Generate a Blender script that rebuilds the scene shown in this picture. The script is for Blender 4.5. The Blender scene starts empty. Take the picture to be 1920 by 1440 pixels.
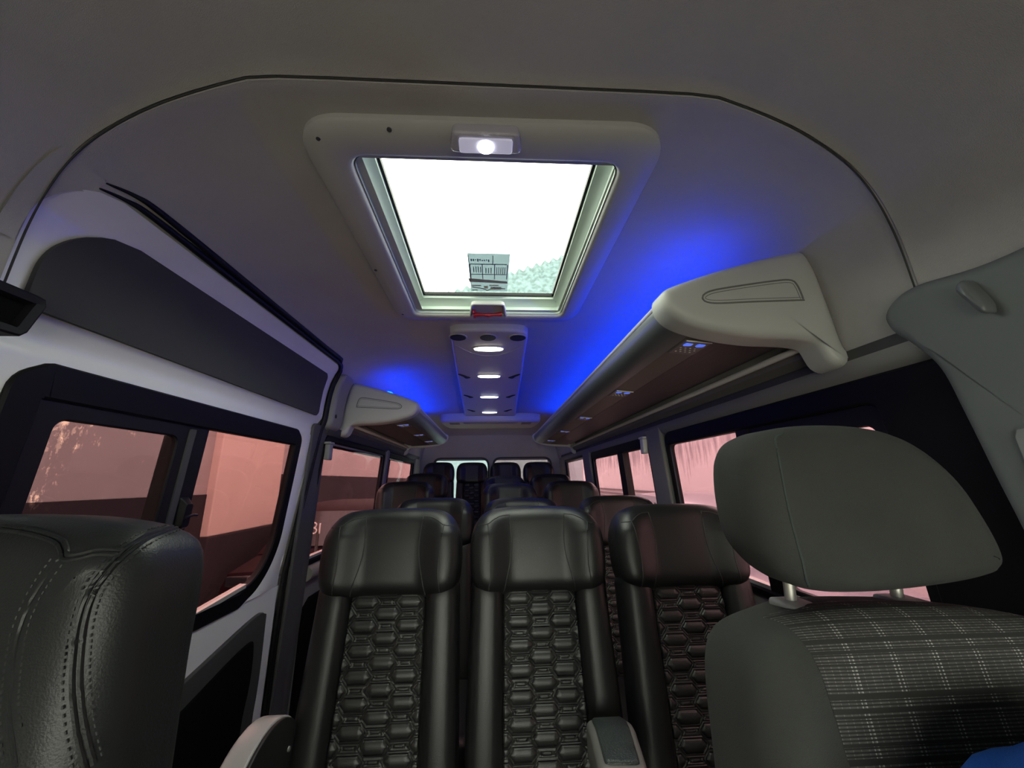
import bpy, bmesh, math, random
from mathutils import Vector, Matrix, noise
from mathutils.bvhtree import BVHTree
random.seed(7)
SC = bpy.context.scene
COL = SC.collection
H = 1.25                      # eye height of the camera above the van floor

# ------------------------------------------------------------------ camera
cam_d = bpy.data.cameras.new('camera')
cam_d.sensor_width = 36.0
cam_d.lens = 36.0 * 721 / 1920
cam_d.clip_start = 0.02
cam = bpy.data.objects.new('camera', cam_d)
COL.objects.link(cam)
yv = Vector((-40.0, -182.0, 721.0)).normalized()        # the van's long axis in camera space (right, up, forward)
zv = (Vector((0, 1, 0)) - Vector((0, 1, 0)).dot(yv) * yv).normalized()
xv = -(yv.cross(zv))
m = Matrix(((xv.x, xv.y, -xv.z), (yv.x, yv.y, -yv.z), (zv.x, zv.y, -zv.z)))
cam.matrix_world = Matrix.Translation((0, 0, H)) @ m.to_4x4()
SC.camera = cam

# ------------------------------------------------------------------ world, exposure
w = bpy.data.worlds.new('sky'); SC.world = w; w.use_nodes = True
bg = w.node_tree.nodes['Background']
bg.inputs['Color'].default_value = (1.0, 1.0, 0.86, 1)
bg.inputs['Strength'].default_value = 7.5
SC.view_settings.view_transform = 'Standard'
SC.view_settings.look = 'None'
SC.view_settings.gamma = 1
SC.view_settings.use_curve_mapping = False
SC.view_settings.exposure = 0.0
SC.cycles.max_bounces = 10
SC.cycles.transparent_max_bounces = 16
SC.cycles.sample_clamp_indirect = 4.0
SC.cycles.caustics_reflective = False
SC.cycles.caustics_refractive = False
SC.cycles.use_denoising = True

# ------------------------------------------------------------------ materials
MATS = {}
def mat(name, col, rough=0.6, metal=0.0, bump=0.0, scale=200.0, vary=0.0, vscale=6.0, emit=None, estr=0.0, spec=0.5, coat=0.0):
    M = bpy.data.materials.new(name); M.use_nodes = True
    nt = M.node_tree; b = nt.nodes['Principled BSDF']
    b.inputs['Base Color'].default_value = (*col, 1)
    b.inputs['Roughness'].default_value = rough
    b.inputs['Metallic'].default_value = metal
    b.inputs['Specular IOR Level'].default_value = spec
    b.inputs['Coat Weight'].default_value = coat
    tc = nt.nodes.new('ShaderNodeTexCoord')
    if bump > 0:
        n = nt.nodes.new('ShaderNodeTexNoise'); n.inputs['Scale'].default_value = scale; n.inputs['Detail'].default_value = 3
        nt.links.new(tc.outputs['Object'], n.inputs['Vector'])
        bp = nt.nodes.new('ShaderNodeBump'); bp.inputs['Strength'].default_value = bump; bp.inputs['Distance'].default_value = 0.002
        nt.links.new(n.outputs['Fac'], bp.inputs['Height']); nt.links.new(bp.outputs['Normal'], b.inputs['Normal'])
    if vary > 0:
        n2 = nt.nodes.new('ShaderNodeTexNoise'); n2.inputs['Scale'].default_value = vscale; n2.inputs['Detail'].default_value = 5
        nt.links.new(tc.outputs['Object'], n2.inputs['Vector'])
        mr = nt.nodes.new('ShaderNodeMapRange'); mr.inputs['To Min'].default_value = 1 - vary; mr.inputs['To Max'].default_value = 1 + vary
        nt.links.new(n2.outputs['Fac'], mr.inputs['Value'])
        hs = nt.nodes.new('ShaderNodeVectorMath'); hs.operation = 'SCALE'; hs.inputs[0].default_value = col
        nt.links.new(mr.outputs['Result'], hs.inputs['Scale']); nt.links.new(hs.outputs['Vector'], b.inputs['Base Color'])
    if emit:
        b.inputs['Emission Color'].default_value = (*emit, 1); b.inputs['Emission Strength'].default_value = estr
    MATS[name] = M
    return M

HEAD = mat('headliner_fabric', (0.49, 0.475, 0.445), 0.95, bump=0.5, scale=900, vary=0.10, vscale=5)
TRIM = mat('grey_trim_plastic', (0.25, 0.245, 0.225), 0.55, bump=0.15, scale=1200)
TRIMD = mat('dark_trim_plastic', (0.06, 0.06, 0.058), 0.6, bump=0.15, scale=1200)
PILLAR = mat('pillar_trim_plastic', (0.15, 0.165, 0.16), 0.6, bump=0.15, scale=1200)
CAP = mat('rack_cap_plastic', (0.50, 0.51, 0.47), 0.45, bump=0.1, scale=1200)
HATCHP = mat('hatch_frame_plastic', (0.50, 0.50, 0.47), 0.6, bump=0.1, scale=900)
HATCHL = mat('hatch_reveal_plastic', (0.55, 0.66, 0.58), 0.5)
WHITE = mat('white_door_paint', (0.84, 0.84, 0.84), 0.28, coat=0.2, vary=0.05, vscale=9)
INSERT = mat('charcoal_insert_board', (0.055, 0.055, 0.058), 0.9, bump=0.3, scale=900)
BLACKR = mat('black_rubber', (0.008, 0.008, 0.009), 0.5, spec=.25)
BLACKG = mat('black_window_border', (0.006, 0.006, 0.007), 0.5, spec=.15)
BLACKF = mat('black_carpet_lining', (0.004, 0.004, 0.004), 1.0, spec=0.1)
LEATH = mat('black_leather', (0.012, 0.013, 0.013), 0.36, bump=0.2, scale=700, spec=0.5)
LEATH2 = mat('black_leather_quilted', (0.020, 0.021, 0.020), 0.38, bump=0.2, scale=700, spec=0.6)
LEATHF = mat('grained_black_leather', (0.016, 0.018, 0.018), 0.40, bump=0.22, scale=520, spec=0.38)
SEAM = mat('seam_thread', (0.030, 0.032, 0.032), 0.6)
SHELL = mat('seat_shell_plastic', (0.012, 0.012, 0.013), 0.5)
FABR = mat('grey_seat_fabric', (0.040, 0.043, 0.039), 0.95, bump=0.5, scale=1100, vary=0.22, vscale=14)
CHROME = mat('brushed_metal_post', (0.75, 0.73, 0.66), 0.28, metal=0.8)
LTG = mat('light_grey_plastic', (0.28, 0.28, 0.28), 0.5)
ALU = mat('satin_aluminium_strip', (0.62, 0.62, 0.58), 0.35, metal=0.3)
FASC = mat('rack_fascia_grey', (0.20, 0.22, 0.22), 0.32, metal=0.3)
BEIGE = mat('olive_grey_strip', (0.15, 0.14, 0.115), 0.5)
BROWN = mat('brown_wood_laminate', (0.075, 0.048, 0.046), 0.5)
BLUEC = mat('blue_cloth', (0.006, 0.085, 0.42), 0.9, bump=0.5, scale=500)
FLOORM = mat('grey_vinyl_floor', (0.16, 0.16, 0.16), 0.6, vary=0.2)
RED = mat('red_handle_plastic', (0.55, 0.03, 0.05), 0.3)
WHT = mat('white_plastic', (0.88, 0.85, 0.81), 0.5)
DISC = mat('dark_vent_mesh', (0.008, 0.012, 0.012), 0.7, bump=0.6, scale=800)
BLED = mat('blue_led', (0.0, 0.02, 0.5), 0.4, emit=(0.0, 0.035, 1.0), estr=25)
BICON = mat('blue_lit_button', (0.1, 0.15, 0.6), 0.4, emit=(0.10, 0.20, 1.0), estr=.7)
LAMP = mat('warm_white_lamp', (1, 1, 0.9), 0.4, emit=(1.0, 0.95, 0.72), estr=9)
LAMPC = mat('cool_white_lamp', (1, 1, 1), 0.4, emit=(0.86, 0.9, 1.0), estr=9)
LENSC = mat('clear_lamp_lens', (0.48, 0.46, 0.52), 0.15, bump=0.4, scale=300)
PCONC = mat('outside_plaster', (0.40, 0.36, 0.36), 0.9, vary=0.12, vscale=1.2)
PDADO = mat('outside_dado_paint', (0.042, 0.036, 0.042), 0.95, spec=.05, vary=0.25, vscale=1.5)
COLM = mat('outside_column_paint', (0.70, 0.56, 0.50), 0.9, vary=0.1, vscale=1.5)
GROUND = mat('concrete_ground', (0.42, 0.40, 0.39), 0.95, vary=0.2, vscale=1.0)
CARRED = mat('maroon_car_paint', (0.020, 0.006, 0.009), 0.6, spec=.15)
CARSIL = mat('silver_car_paint', (0.30, 0.28, 0.31), 0.3, metal=0.2, coat=0.6)
CARGL = mat('dark_car_glass', (0.02, 0.02, 0.025), 0.12)
TYRE = mat('tyre_rubber', (0.015, 0.015, 0.015), 0.9)
PALE = mat('pale_building_wall', (0.42, 0.50, 0.52), 0.9, vary=0.05)

def wood_streaks(M):
    nt = M.node_tree; b = nt.nodes['Principled BSDF']
    tc = nt.nodes.new('ShaderNodeTexCoord'); mp = nt.nodes.new('ShaderNodeMapping'); mp.inputs['Scale'].default_value = (1, 0.06, 1)
    n = nt.nodes.new('ShaderNodeTexNoise'); n.inputs['Scale'].default_value = 160; n.inputs['Detail'].default_value = 4
    cr = nt.nodes.new('ShaderNodeValToRGB')
    cr.color_ramp.elements[0].position = 0.35; cr.color_ramp.elements[0].color = (0.060, 0.045, 0.047, 1)
    cr.color_ramp.elements[1].position = 0.7; cr.color_ramp.elements[1].color = (0.080, 0.061, 0.062, 1)
    nt.links.new(tc.outputs['Object'], mp.inputs['Vector']); nt.links.new(mp.outputs['Vector'], n.inputs['Vector'])
    nt.links.new(n.outputs['Fac'], cr.inputs['Fac']); nt.links.new(cr.outputs['Color'], b.inputs['Base Color'])
wood_streaks(BROWN)

def glass(name, tint, gl=0.05, rough=0.02, peel=False):
    M = bpy.data.materials.new(name); M.use_nodes = True; nt = M.node_tree; nt.nodes.clear()
    o = nt.nodes.new('ShaderNodeOutputMaterial'); t = nt.nodes.new('ShaderNodeBsdfTransparent'); g = nt.nodes.new('ShaderNodeBsdfGlossy')
    mx = nt.nodes.new('ShaderNodeMixShader'); lw = nt.nodes.new('ShaderNodeLayerWeight'); lw.inputs['Blend'].default_value = .5; pw_ = nt.nodes.new('ShaderNodeMath'); pw_.operation = 'POWER'; pw_.inputs[1].default_value = 4.0; nt.links.new(lw.outputs['Facing'], pw_.inputs[0]); fr = nt.nodes.new('ShaderNodeMath'); fr.operation = 'MULTIPLY_ADD'; fr.inputs[1].default_value = .35; fr.inputs[2].default_value = gl * .4; nt.links.new(pw_.outputs[0], fr.inputs[0])
    tint = tuple(math.sqrt(c) for c in tint); t.inputs['Color'].default_value = (*tint, 1); g.inputs['Roughness'].default_value = rough
    g.inputs['Color'].default_value = (0.9, 0.9, 0.9, 1)
    nt.links.new(fr.outputs[0], mx.inputs['Fac']); nt.links.new(t.outputs[0], mx.inputs[1]); nt.links.new(g.outputs[0], mx.inputs[2])
    nt.links.new(mx.outputs[0], o.inputs['Surface'])
    if peel:                      # flakes where the pink film has peeled off the pane
        tc = nt.nodes.new('ShaderNodeTexCoord'); mp = nt.nodes.new('ShaderNodeMapping'); mp.inputs['Scale'].default_value = (1, 1.0, 0.55)
        n = nt.nodes.new('ShaderNodeTexNoise'); n.inputs['Scale'].default_value = 62; n.inputs['Detail'].default_value = 6; n.inputs['Roughness'].default_value = 0.7
        sp = nt.nodes.new('ShaderNodeSeparateXYZ')
        nt.links.new(tc.outputs['Object'], mp.inputs['Vector']); nt.links.new(mp.outputs['Vector'], n.inputs['Vector'])
        nt.links.new(tc.outputs['Object'], sp.inputs['Vector'])
        # more flakes near the front edge and the top edge of the pane
        m1 = nt.nodes.new('ShaderNodeMapRange'); m1.inputs['From Min'].default_value = peel[0]; m1.inputs['From Max'].default_value = peel[0] + 0.10
        m1.inputs['To Min'].default_value = 0.135; m1.inputs['To Max'].default_value = 0.0
        nt.links.new(sp.outputs['Y'], m1.inputs['Value'])
        m2 = nt.nodes.new('ShaderNodeMapRange'); m2.inputs['From Min'].default_value = peel[1] - 0.10; m2.inputs['From Max'].default_value = peel[1]
        m2.inputs['To Min'].default_value = 0.0; m2.inputs['To Max'].default_value = 0.085
        nt.links.new(sp.outputs['Z'], m2.inputs['Value'])
        a1 = nt.nodes.new('ShaderNodeMath'); a1.operation = 'ADD'; nt.links.new(m1.outputs[0], a1.inputs[0]); nt.links.new(m2.outputs[0], a1.inputs[1])
        a2 = nt.nodes.new('ShaderNodeMath'); a2.operation = 'ADD'; nt.links.new(a1.outputs[0], a2.inputs[0]); nt.links.new(n.outputs['Fac'], a2.inputs[1])
        cr = nt.nodes.new('ShaderNodeValToRGB'); cr.color_ramp.elements[0].position = 0.715; cr.color_ramp.elements[1].position = 0.745
        cr.color_ramp.elements[0].color = (*tint, 1); cr.color_ramp.elements[1].color = (.8, .62, .56, 1)
        nt.links.new(a2.outputs[0], cr.inputs['Fac']); nt.links.new(cr.outputs['Color'], t.inputs['Color'])
    MATS[name] = M
    return M
GL_R = glass('pink_film_glass', (0.42, 0.245, 0.29))
GL_L3 = glass('mid_pink_film_glass', (0.30, 0.150, 0.165))
GL_L = glass('dull_pink_film_glass', (0.25, 0.125, 0.135))
GL_L2 = glass('peeling_pink_film_glass', (0.165, 0.095, 0.105), peel=(0.80, H + 0.13))
GL_L4 = glass('flecked_pink_film_glass', (0.25, 0.125, 0.135), peel=(-3.0, H + 0.19))
GL_B = glass('rear_clear_glass', (0.42, 0.50, 0.52))
GL_B2 = glass('rear_pinkish_glass', (0.24, 0.19, 0.21))  # pinker, darker tint than the left rear pane
GL_T = glass('hatch_glass', (0.90, 0.97, 0.95))

# ------------------------------------------------------------------ mesh helpers
def obj(name, verts, faces, material=None, parent=None, smooth=True, mats=None, midx=None, loc=None):
    me = bpy.data.meshes.new(name)
    me.from_pydata([tuple(v) for v in verts], [], [tuple(f) for f in faces])
    bm = bmesh.new(); bm.from_mesh(me)
    bmesh.ops.remove_doubles(bm, verts=bm.verts, dist=1e-6)
    bmesh.ops.recalc_face_normals(bm, faces=bm.faces)
    bm.to_mesh(me); bm.free()
    if material: me.materials.append(material)
    if mats:
        for q in mats: me.materials.append(q)
        if midx and len(midx) == len(me.polygons):
            for p, i in zip(me.polygons, midx): p.material_index = i
    for p in me.polygons: p.use_smooth = smooth
    if smooth: 
        try: me.set_sharp_from_angle(angle=math.radians(40))
        except Exception: pass
    o = bpy.data.objects.new(name, me); COL.objects.link(o)
    if parent: o.parent = parent
    if loc: o.location = loc
    return o

class MB:
    """collects shapes for ONE mesh"""
    def __init__(s): s.v = []; s.f = []
    def add(s, v, f):
        n = len(s.v); s.v += [tuple(p) for p in v]; s.f += [tuple(i + n for i in q) for q in f]; return s
    def box(s, x0, x1, y0, y1, z0, z1, r=0.0):
        bm = bmesh.new(); bmesh.ops.create_cube(bm, size=1)
        for v in bm.verts: v.co = Vector(((x0 + x1) / 2 + v.co.x * (x1 - x0), (y0 + y1) / 2 + v.co.y * (y1 - y0), (z0 + z1) / 2 + v.co.z * (z1 - z0)))
        if r > 0: bmesh.ops.bevel(bm, geom=bm.edges[:], offset=r, segments=3, affect='EDGES', profile=0.5)
        bm.verts.index_update()
        s.add([v.co.copy() for v in bm.verts], [[v.index for v in f.verts] for f in bm.faces]); bm.free(); return s
    def tube(s, pts, r, n=8, cap=True):
        pts = [Vector(p) for p in pts]; rings = []
        up = Vector((0.13, 0.31, 0.94)).normalized()
        for i, p in enumerate(pts):
            a = pts[max(0, i - 1)]; b = pts[min(len(pts) - 1, i + 1)]
            t = (b - a).normalized()
            s1 = t.cross(up)
            if s1.length < 1e-3: s1 = t.cross(Vector((1, 0, 0)))
            s1.normalize(); s2 = t.cross(s1)
            rr = r[i] if isinstance(r, (list, tuple)) else r
            rings.append([p + rr * (math.cos(2 * math.pi * k / n) * s1 + math.sin(2 * math.pi * k / n) * s2) for k in range(n)])
        v, f = loft(rings, cap, cap); return s.add(v, f)
    def disc(s, c, ax, r, h, n=24, rim=0.0):
        c = Vector(c); ax = Vector(ax).normalized(); t = ax.orthogonal().normalized(); b = ax.cross(t)
        ring = lambda R, d: [c + ax * d + R * (math.cos(2 * math.pi * k / n) * t + math.sin(2 * math.pi * k / n) * b) for k in range(n)]
        L = [ring(r, 0), ring(r, h - rim), ring(r - rim, h)] if rim else [ring(r, 0), ring(r, h)]
        v, f = loft(L, True, True); return s.add(v, f)
    def build(s, name, material, parent=None, smooth=True):
        return obj(name, s.v, s.f, material, parent, smooth)

def loft(loops, cap0=False, cap1=False, closed=True):
    n = len(loops[0]); v = [p for L in loops for p in L]; f = []
    for i in range(len(loops) - 1):
        for k in range(n if closed else n - 1):
            a = i * n + k; b = i * n + (k + 1) % n
            f.append((a, b, b + n, a + n))
    if cap0: f.append(tuple(range(n))[::-1])
    if cap1: f.append(tuple(range((len(loops) - 1) * n, len(loops) * n)))
    return v, f

def smooth_closed(pts, per=6):
    """Catmull-Rom through closed 2D control points"""
    out = []; n = len(pts)
    for i in range(n):
        p0, p1, p2, p3 = pts[i - 1], pts[i], pts[(i + 1) % n], pts[(i + 2) % n]
        for k in range(per):
            t = k / per
            out.append(tuple(0.5 * ((2 * p1[j]) + (-p0[j] + p2[j]) * t + (2 * p0[j] - 5 * p1[j] + 4 * p2[j] - p3[j]) * t * t + (-p0[j] + 3 * p1[j] - 3 * p2[j] + p3[j]) * t ** 3) for j in (0, 1)))
    return out
def smooth_open(pts, per=6):
    out = []; n = len(pts); D = len(pts[0])
    for i in range(n - 1):
        p0, p1, p2, p3 = pts[max(0, i - 1)], pts[i], pts[i + 1], pts[min(n - 1, i + 2)]
        for k in range(per):
            t = k / per
            out.append(tuple(0.5 * ((2 * p1[j]) + (-p0[j] + p2[j]) * t + (2 * p0[j] - 5 * p1[j] + 4 * p2[j] - p3[j]) * t * t + (-p0[j] + 3 * p1[j] - 3 * p2[j] + p3[j]) * t ** 3) for j in range(D)))
    out.append(tuple(pts[-1])); return out
def round_poly(pts, r, n=6):
    """polygon with rounded corners (r number or list)"""
    out = []; N = len(pts)
    for i in range(N):
        p = Vector(pts[i]); a = Vector(pts[i - 1]); b = Vector(pts[(i + 1) % N])
        R = r[i] if isinstance(r, (list, tuple)) else r
        da = (a - p); db = (b - p); la, lb = da.length, db.length
        da.normalize(); db.normalize()
        ang = math.acos(max(-1, min(1, da.dot(db)))) / 2
        d = min(R / max(math.tan(ang), 1e-3), la * 0.48, lb * 0.48)
        p1 = p + da * d; p2 = p + db * d
        for k in range(n + 1):
            t = k / n
            q = (1 - t) ** 2 * p1 + 2 * t * (1 - t) * p + t * t * p2
            out.append((q.x, q.y))
    return out
def resample(loop, n):
    L = [Vector(p) for p in loop]; d = [0]
    for i in range(len(L)): d.append(d[-1] + (L[(i + 1) % len(L)] - L[i]).length)
    tot = d[-1]; out = []; j = 0
    for k in range(n):
        s = tot * k / n
        while d[j + 1] < s: j += 1
        t = (s - d[j]) / max(d[j + 1] - d[j], 1e-9)
        q = L[j].lerp(L[(j + 1) % len(L)], t); out.append((q.x, q.y))
    return out
def rrect(u0, v0, u1, v1, r, n=6): return round_poly([(u0, v0), (u1, v0), (u1, v1), (u0, v1)], r, n)
def area2(o): return sum(o[i - 1][0] * o[i][1] - o[i][0] * o[i - 1][1] for i in range(len(o))) / 2
def inset(o, d):
    n = len(o); sgn = 1 if area2(o) > 0 else -1; out = []
    for i in range(n):
        t = Vector(o[(i + 1) % n]) - Vector(o[i - 1])
        if t.length < 1e-9: out.append(o[i]); continue
        t.normalize(); nrm = Vector((-t.y, t.x)) * sgn
        out.append((o[i][0] + nrm.x * d, o[i][1] + nrm.y * d))
    return out
def cushion(o, D, r, R, mapf, crown=0.0, wfn=None, rings=7, seg=5, back=True):
    """padded solid over outline o: depth D, back edge radius r, front edge radius R; mapf(u,v,w)->xyz"""
    cu = sum(p[0] for p in o) / len(o); cv = sum(p[1] for p in o) / len(o)
    L = []
    if back:
        for k in range(seg + 1):
            a = math.pi / 2 * k / seg
            L.append([(p[0], p[1], r * (1 - math.sin(math.pi / 2 - a)) if False else r * (1 - math.cos(math.pi / 2 * 0 + a)) if False else r - r * math.cos(a)) for p in inset(o, r * (1 - math.sin(a)))])
    else:
        L.append([(p[0], p[1], 0) for p in o])
    for k in range(seg + 1):
        a = math.pi / 2 * k / seg
        L.append([(p[0], p[1], D - R + R * math.sin(a)) for p in inset(o, R * (1 - math.cos(a)))])
    last = inset(o, R)
    for k in range(1, rings):
        t = 1 - k / rings
        L.append([(cu + (p[0] - cu) * t, cv + (p[1] - cv) * t, D + crown * (1 - t * t)) for p in last])
    n = len(o); V = [p for l in L for p in l]; F = []
    for i in range(len(L) - 1):
        for k in range(n):
            a = i * n + k; b = i * n + (k + 1) % n
            F.append((a, b, b + n, a + n))
    V.append((cu, cv, D + crown)); c = len(V) - 1; base = (len(L) - 1) * n
    for k in range(n): F.append((base + k, base + (k + 1) % n, c))
    F.append(tuple(range(n))[::-1])
    if wfn: V = [(u, v, wfn(u, v, q)) for (u, v, q) in V]
    return [mapf(*p) for p in V], F
def grid(fn, nu, nv):
    v = [fn(i / nu, j / nv) for j in range(nv + 1) for i in range(nu + 1)]
    f = [(j * (nu + 1) + i, j * (nu + 1) + i + 1, (j + 1) * (nu + 1) + i + 1, (j + 1) * (nu + 1) + i) for j in range(nv) for i in range(nu)]
    return v, f
def on_surface(o, pts, d, off=0.0):
    """push points onto the surface of object o along direction d"""
    me = o.data; bvh = BVHTree.FromPolygons([v.co for v in me.vertices], [tuple(p.vertices) for p in me.polygons])
    d = Vector(d).normalized(); out = []
    for p in pts:
        h = bvh.ray_cast(Vector(p) - d * 0.6, d)
        if h[0] is not None: out.append(h[0] - d * off)
    return out
def empty(name, loc=(0, 0, 0), rz=0):
    o = bpy.data.objects.new(name, None); COL.objects.link(o); o.location = loc; o.rotation_euler = (0, 0, rz); o.empty_display_size = 0.1
    return o
def tag(o, label=None, cat=None, group=None, kind=None):
    if label: o['label'] = label
    if cat: o['category'] = cat
    if group: o['group'] = group
    if kind: o['kind'] = kind
    return o
def copy_tree(o, parent=None):
    c = o.copy(); COL.objects.link(c); c.parent = parent
    for ch in list(o.children):
        copy_tree(ch, c)
    return c
def struct(o, label=None): return tag(o, label, None, None, 'structure')

# ------------------------------------------------------------------ van shell: cross-section (half width, height above the eye)
PX = [0, .20, .40, .50, .58, .65, .70, .735, .76, .778, .79, .796, .80]
PZ = [.65, .65, .648, .641, .63, .609, .585, .555, .52, .475, .42, .36, .30]
def lerp_tab(x, xs, ys):
    if x <= xs[0]: return ys[0]
    for i in range(1, len(xs)):
        if x <= xs[i]: return ys[i - 1] + (ys[i] - ys[i - 1]) * (x - xs[i - 1]) / (xs[i] - xs[i - 1])
    return ys[-1]
WZ = [-1.25, -.35, .24, .30, .36, .42, .475, .52, .555, .585, .609]
WX = [.87, .86, .815, .80, .796, .79, .778, .76, .735, .70, .65]
def xw(z): return lerp_tab(z, WZ, WX)
def SIDE(sg): return lambda y, z, d: (sg * (xw(z) - d), y, H + z)
YR = 4.6
# floor with the raised rear platforms
fl = [(-1.3, 0), (2.35, 0), (2.36, .08), (3.1, .08), (3.11, .15), (3.8, .15), (3.81, .26), (YR + .05, .26), (YR + .05, -.1), (-1.3, -.1)]
v, f = loft([[(-.88, y, z) for y, z in fl], [(.88, y, z) for y, z in fl]], True, True)
struct(obj('floor', v, f, FLOORM, smooth=False))

# ceiling: fine grid, with a pressed crease ahead of the hatch and a rounded drop at the rear
PR_ = smooth_open([(.40, .648), (.50, .641), (.58, .630), (.65, .609), (.70, .585), (.735, .555), (.76, .52), (.778, .475), (.79, .42), (.796, .36), (.80, .30)], 3)
PX = [0, .10, .20, .30] + [p[0] for p in PR_]; PZ = [.65, .65, .65, .6495] + [p[1] for p in PR_]
def ceil_stations():
    s = []
    for i in range(len(PX) - 1):
        k = 2 if i < 4 else 1
        for j in range(k):
            t = j / k; s.append((PX[i] + (PX[i + 1] - PX[i]) * t, PZ[i] + (PZ[i + 1] - PZ[i]) * t))
    s.append((PX[-1], PZ[-1])); s += [(.808, .27), (.815, .24)]
    full = [(-x, z) for x, z in s[::-1]] + s[1:]
    full = sorted(set([(round(a, 4), round(b, 4)) for a, b in full if a <= 0]), key=lambda q: (q[0], q[1])) + sorted(set([(round(a, 4), round(b, 4)) for a, b in full if a > 0]), key=lambda q: (q[0], -q[1]))
    return full
HX = (-.265, .265); HY = (.67, 1.39)
S = [p for p in ceil_stations() if not (abs(abs(p[0]) - .265) < .02)]
S += [(-.265, .65), (.265, .65)]
S = sorted([q for q in S if q[0] <= 0], key=lambda q: (q[0], q[1])) + sorted([q for q in S if q[0] > 0], key=lambda q: (q[0], -q[1]))
def crease_y(x):
    a = abs(x)
    return .508 + (0 if a < .38 else .105 * ((a - .38) / .42) ** 1.1)
yst = []
for t in [-.45, -.3, -.15, -.06]: yst.append(('c', t))
for t in [-.030, -.012, -.0028, 0, .0028, .008, .016, .030]: yst.append(('c', t))
for y in [.65, .67, .80, .95, 1.1, 1.25, 1.39, 1.5, 1.65, 1.8, 1.88, 2.0, 2.4, 2.8, 3.2, 3.6, 4.0, 4.25, 4.4, 4.5, 4.56, 4.6]: yst.append(('y', y))
V = []; F = []
NS = len(S)
for kind, t in yst:
    for (x, z) in S:
        y = crease_y(x) + t if kind == 'c' else t
        dz = 0; sx = 1
        if kind == 'c':
            if abs(t) < .001: dz = .003           # pressed groove
            elif 0 < t < .02: dz = -.003
            elif t < -.01: dz = .002
        if y > 4.25: dz -= .12 * ((y - 4.25) / .35) ** 2.2 * (1 if z > .4 else (max(0, z - .24) / .16))
        kx = max(0, min(1, (.60 - z) / .2)); V.append((x + math.copysign(dz * kx, x) if y < 2 else x, y, H + z + dz * (1 - kx) if y < 2 else H + z + dz))
for j in range(len(yst) - 1):
    y0, y1 = V[j * NS + NS // 2][1], V[(j + 1) * NS + NS // 2][1]
    for i in range(NS - 1):
        xm = (S[i][0] + S[i + 1][0]) / 2; zm = (S[i][1] + S[i + 1][1]) / 2
        if abs(xm) < .265 and y0 >= .669 and y1 <= 1.391: continue                  # hatch
        if xm < 0 and zm < .553 and V[j * NS + i][1] >= .605 and y1 <= 1.885: continue            # opening over the sliding door
        F.append((j * NS + i, j * NS + i + 1, (j + 1) * NS + i + 1, (j + 1) * NS + i))
ce = obj('ceiling', V, F, HEAD)
struct(ce)
mb = MB(); mb.tube([(x * (1 - .006 * max(0, min(1, (.62 - z) / .1))), crease_y(x), H + z - .0005 - .001 * max(0, min(1, (.645 - z) / .02))) for x, z in S if z > .26], .0016, 6)
struct(mb.build('trim_16', mat('headliner_joint', (.05, .05, .048), .9)))
# dark scuff marks in the ceiling cloth
def walls():
    # right wall: z stations x y stations with window holes
    def side(sg, holes, door, name, m_):
        zs = [-1.25, -.9, -.6, -.34, -.2, 0, .12, .19, .24]
        ys = sorted(set([-1.3, -.7, -.3, 0, .3, .55, .62, .69, 1.73, 1.88, 1.98, 3.02, 3.08, 3.18, 3.40, 4.16, YR] + [1.0, 1.35, 2.5, 2.8]))
        Vv = []; Ff = []; SI = SIDE(sg)
        for y in ys:
            for z in zs: Vv.append(SI(y, z, 0))
        nz = len(zs)
        for i in range(len(ys) - 1):
            for j in range(nz - 1):
                ym = (ys[i] + ys[i + 1]) / 2; zm = (zs[j] + zs[j + 1]) / 2
                if any(a < ym < b and c < zm < d for a, b, c, d in holes): continue
                if door and door[0] < ym < door[1]: continue
                Ff.append((i * nz + j, i * nz + j + 1, (i + 1) * nz + j + 1, (i + 1) * nz + j))
        return struct(obj(name, Vv, Ff, m_, smooth=False))
    side(1, [(.69, 1.73, -.34, .19), (1.98, 3.08, -.34, .19), (3.40, 4.16, -.34, .19)], None, 'wall_right', TRIM)
    side(-1, [(1.98, 3.02, -.34, .19), (3.18, 4.16, -.34, .19)], (.62, 1.88), 'wall_left', TRIM)
walls()
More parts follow.
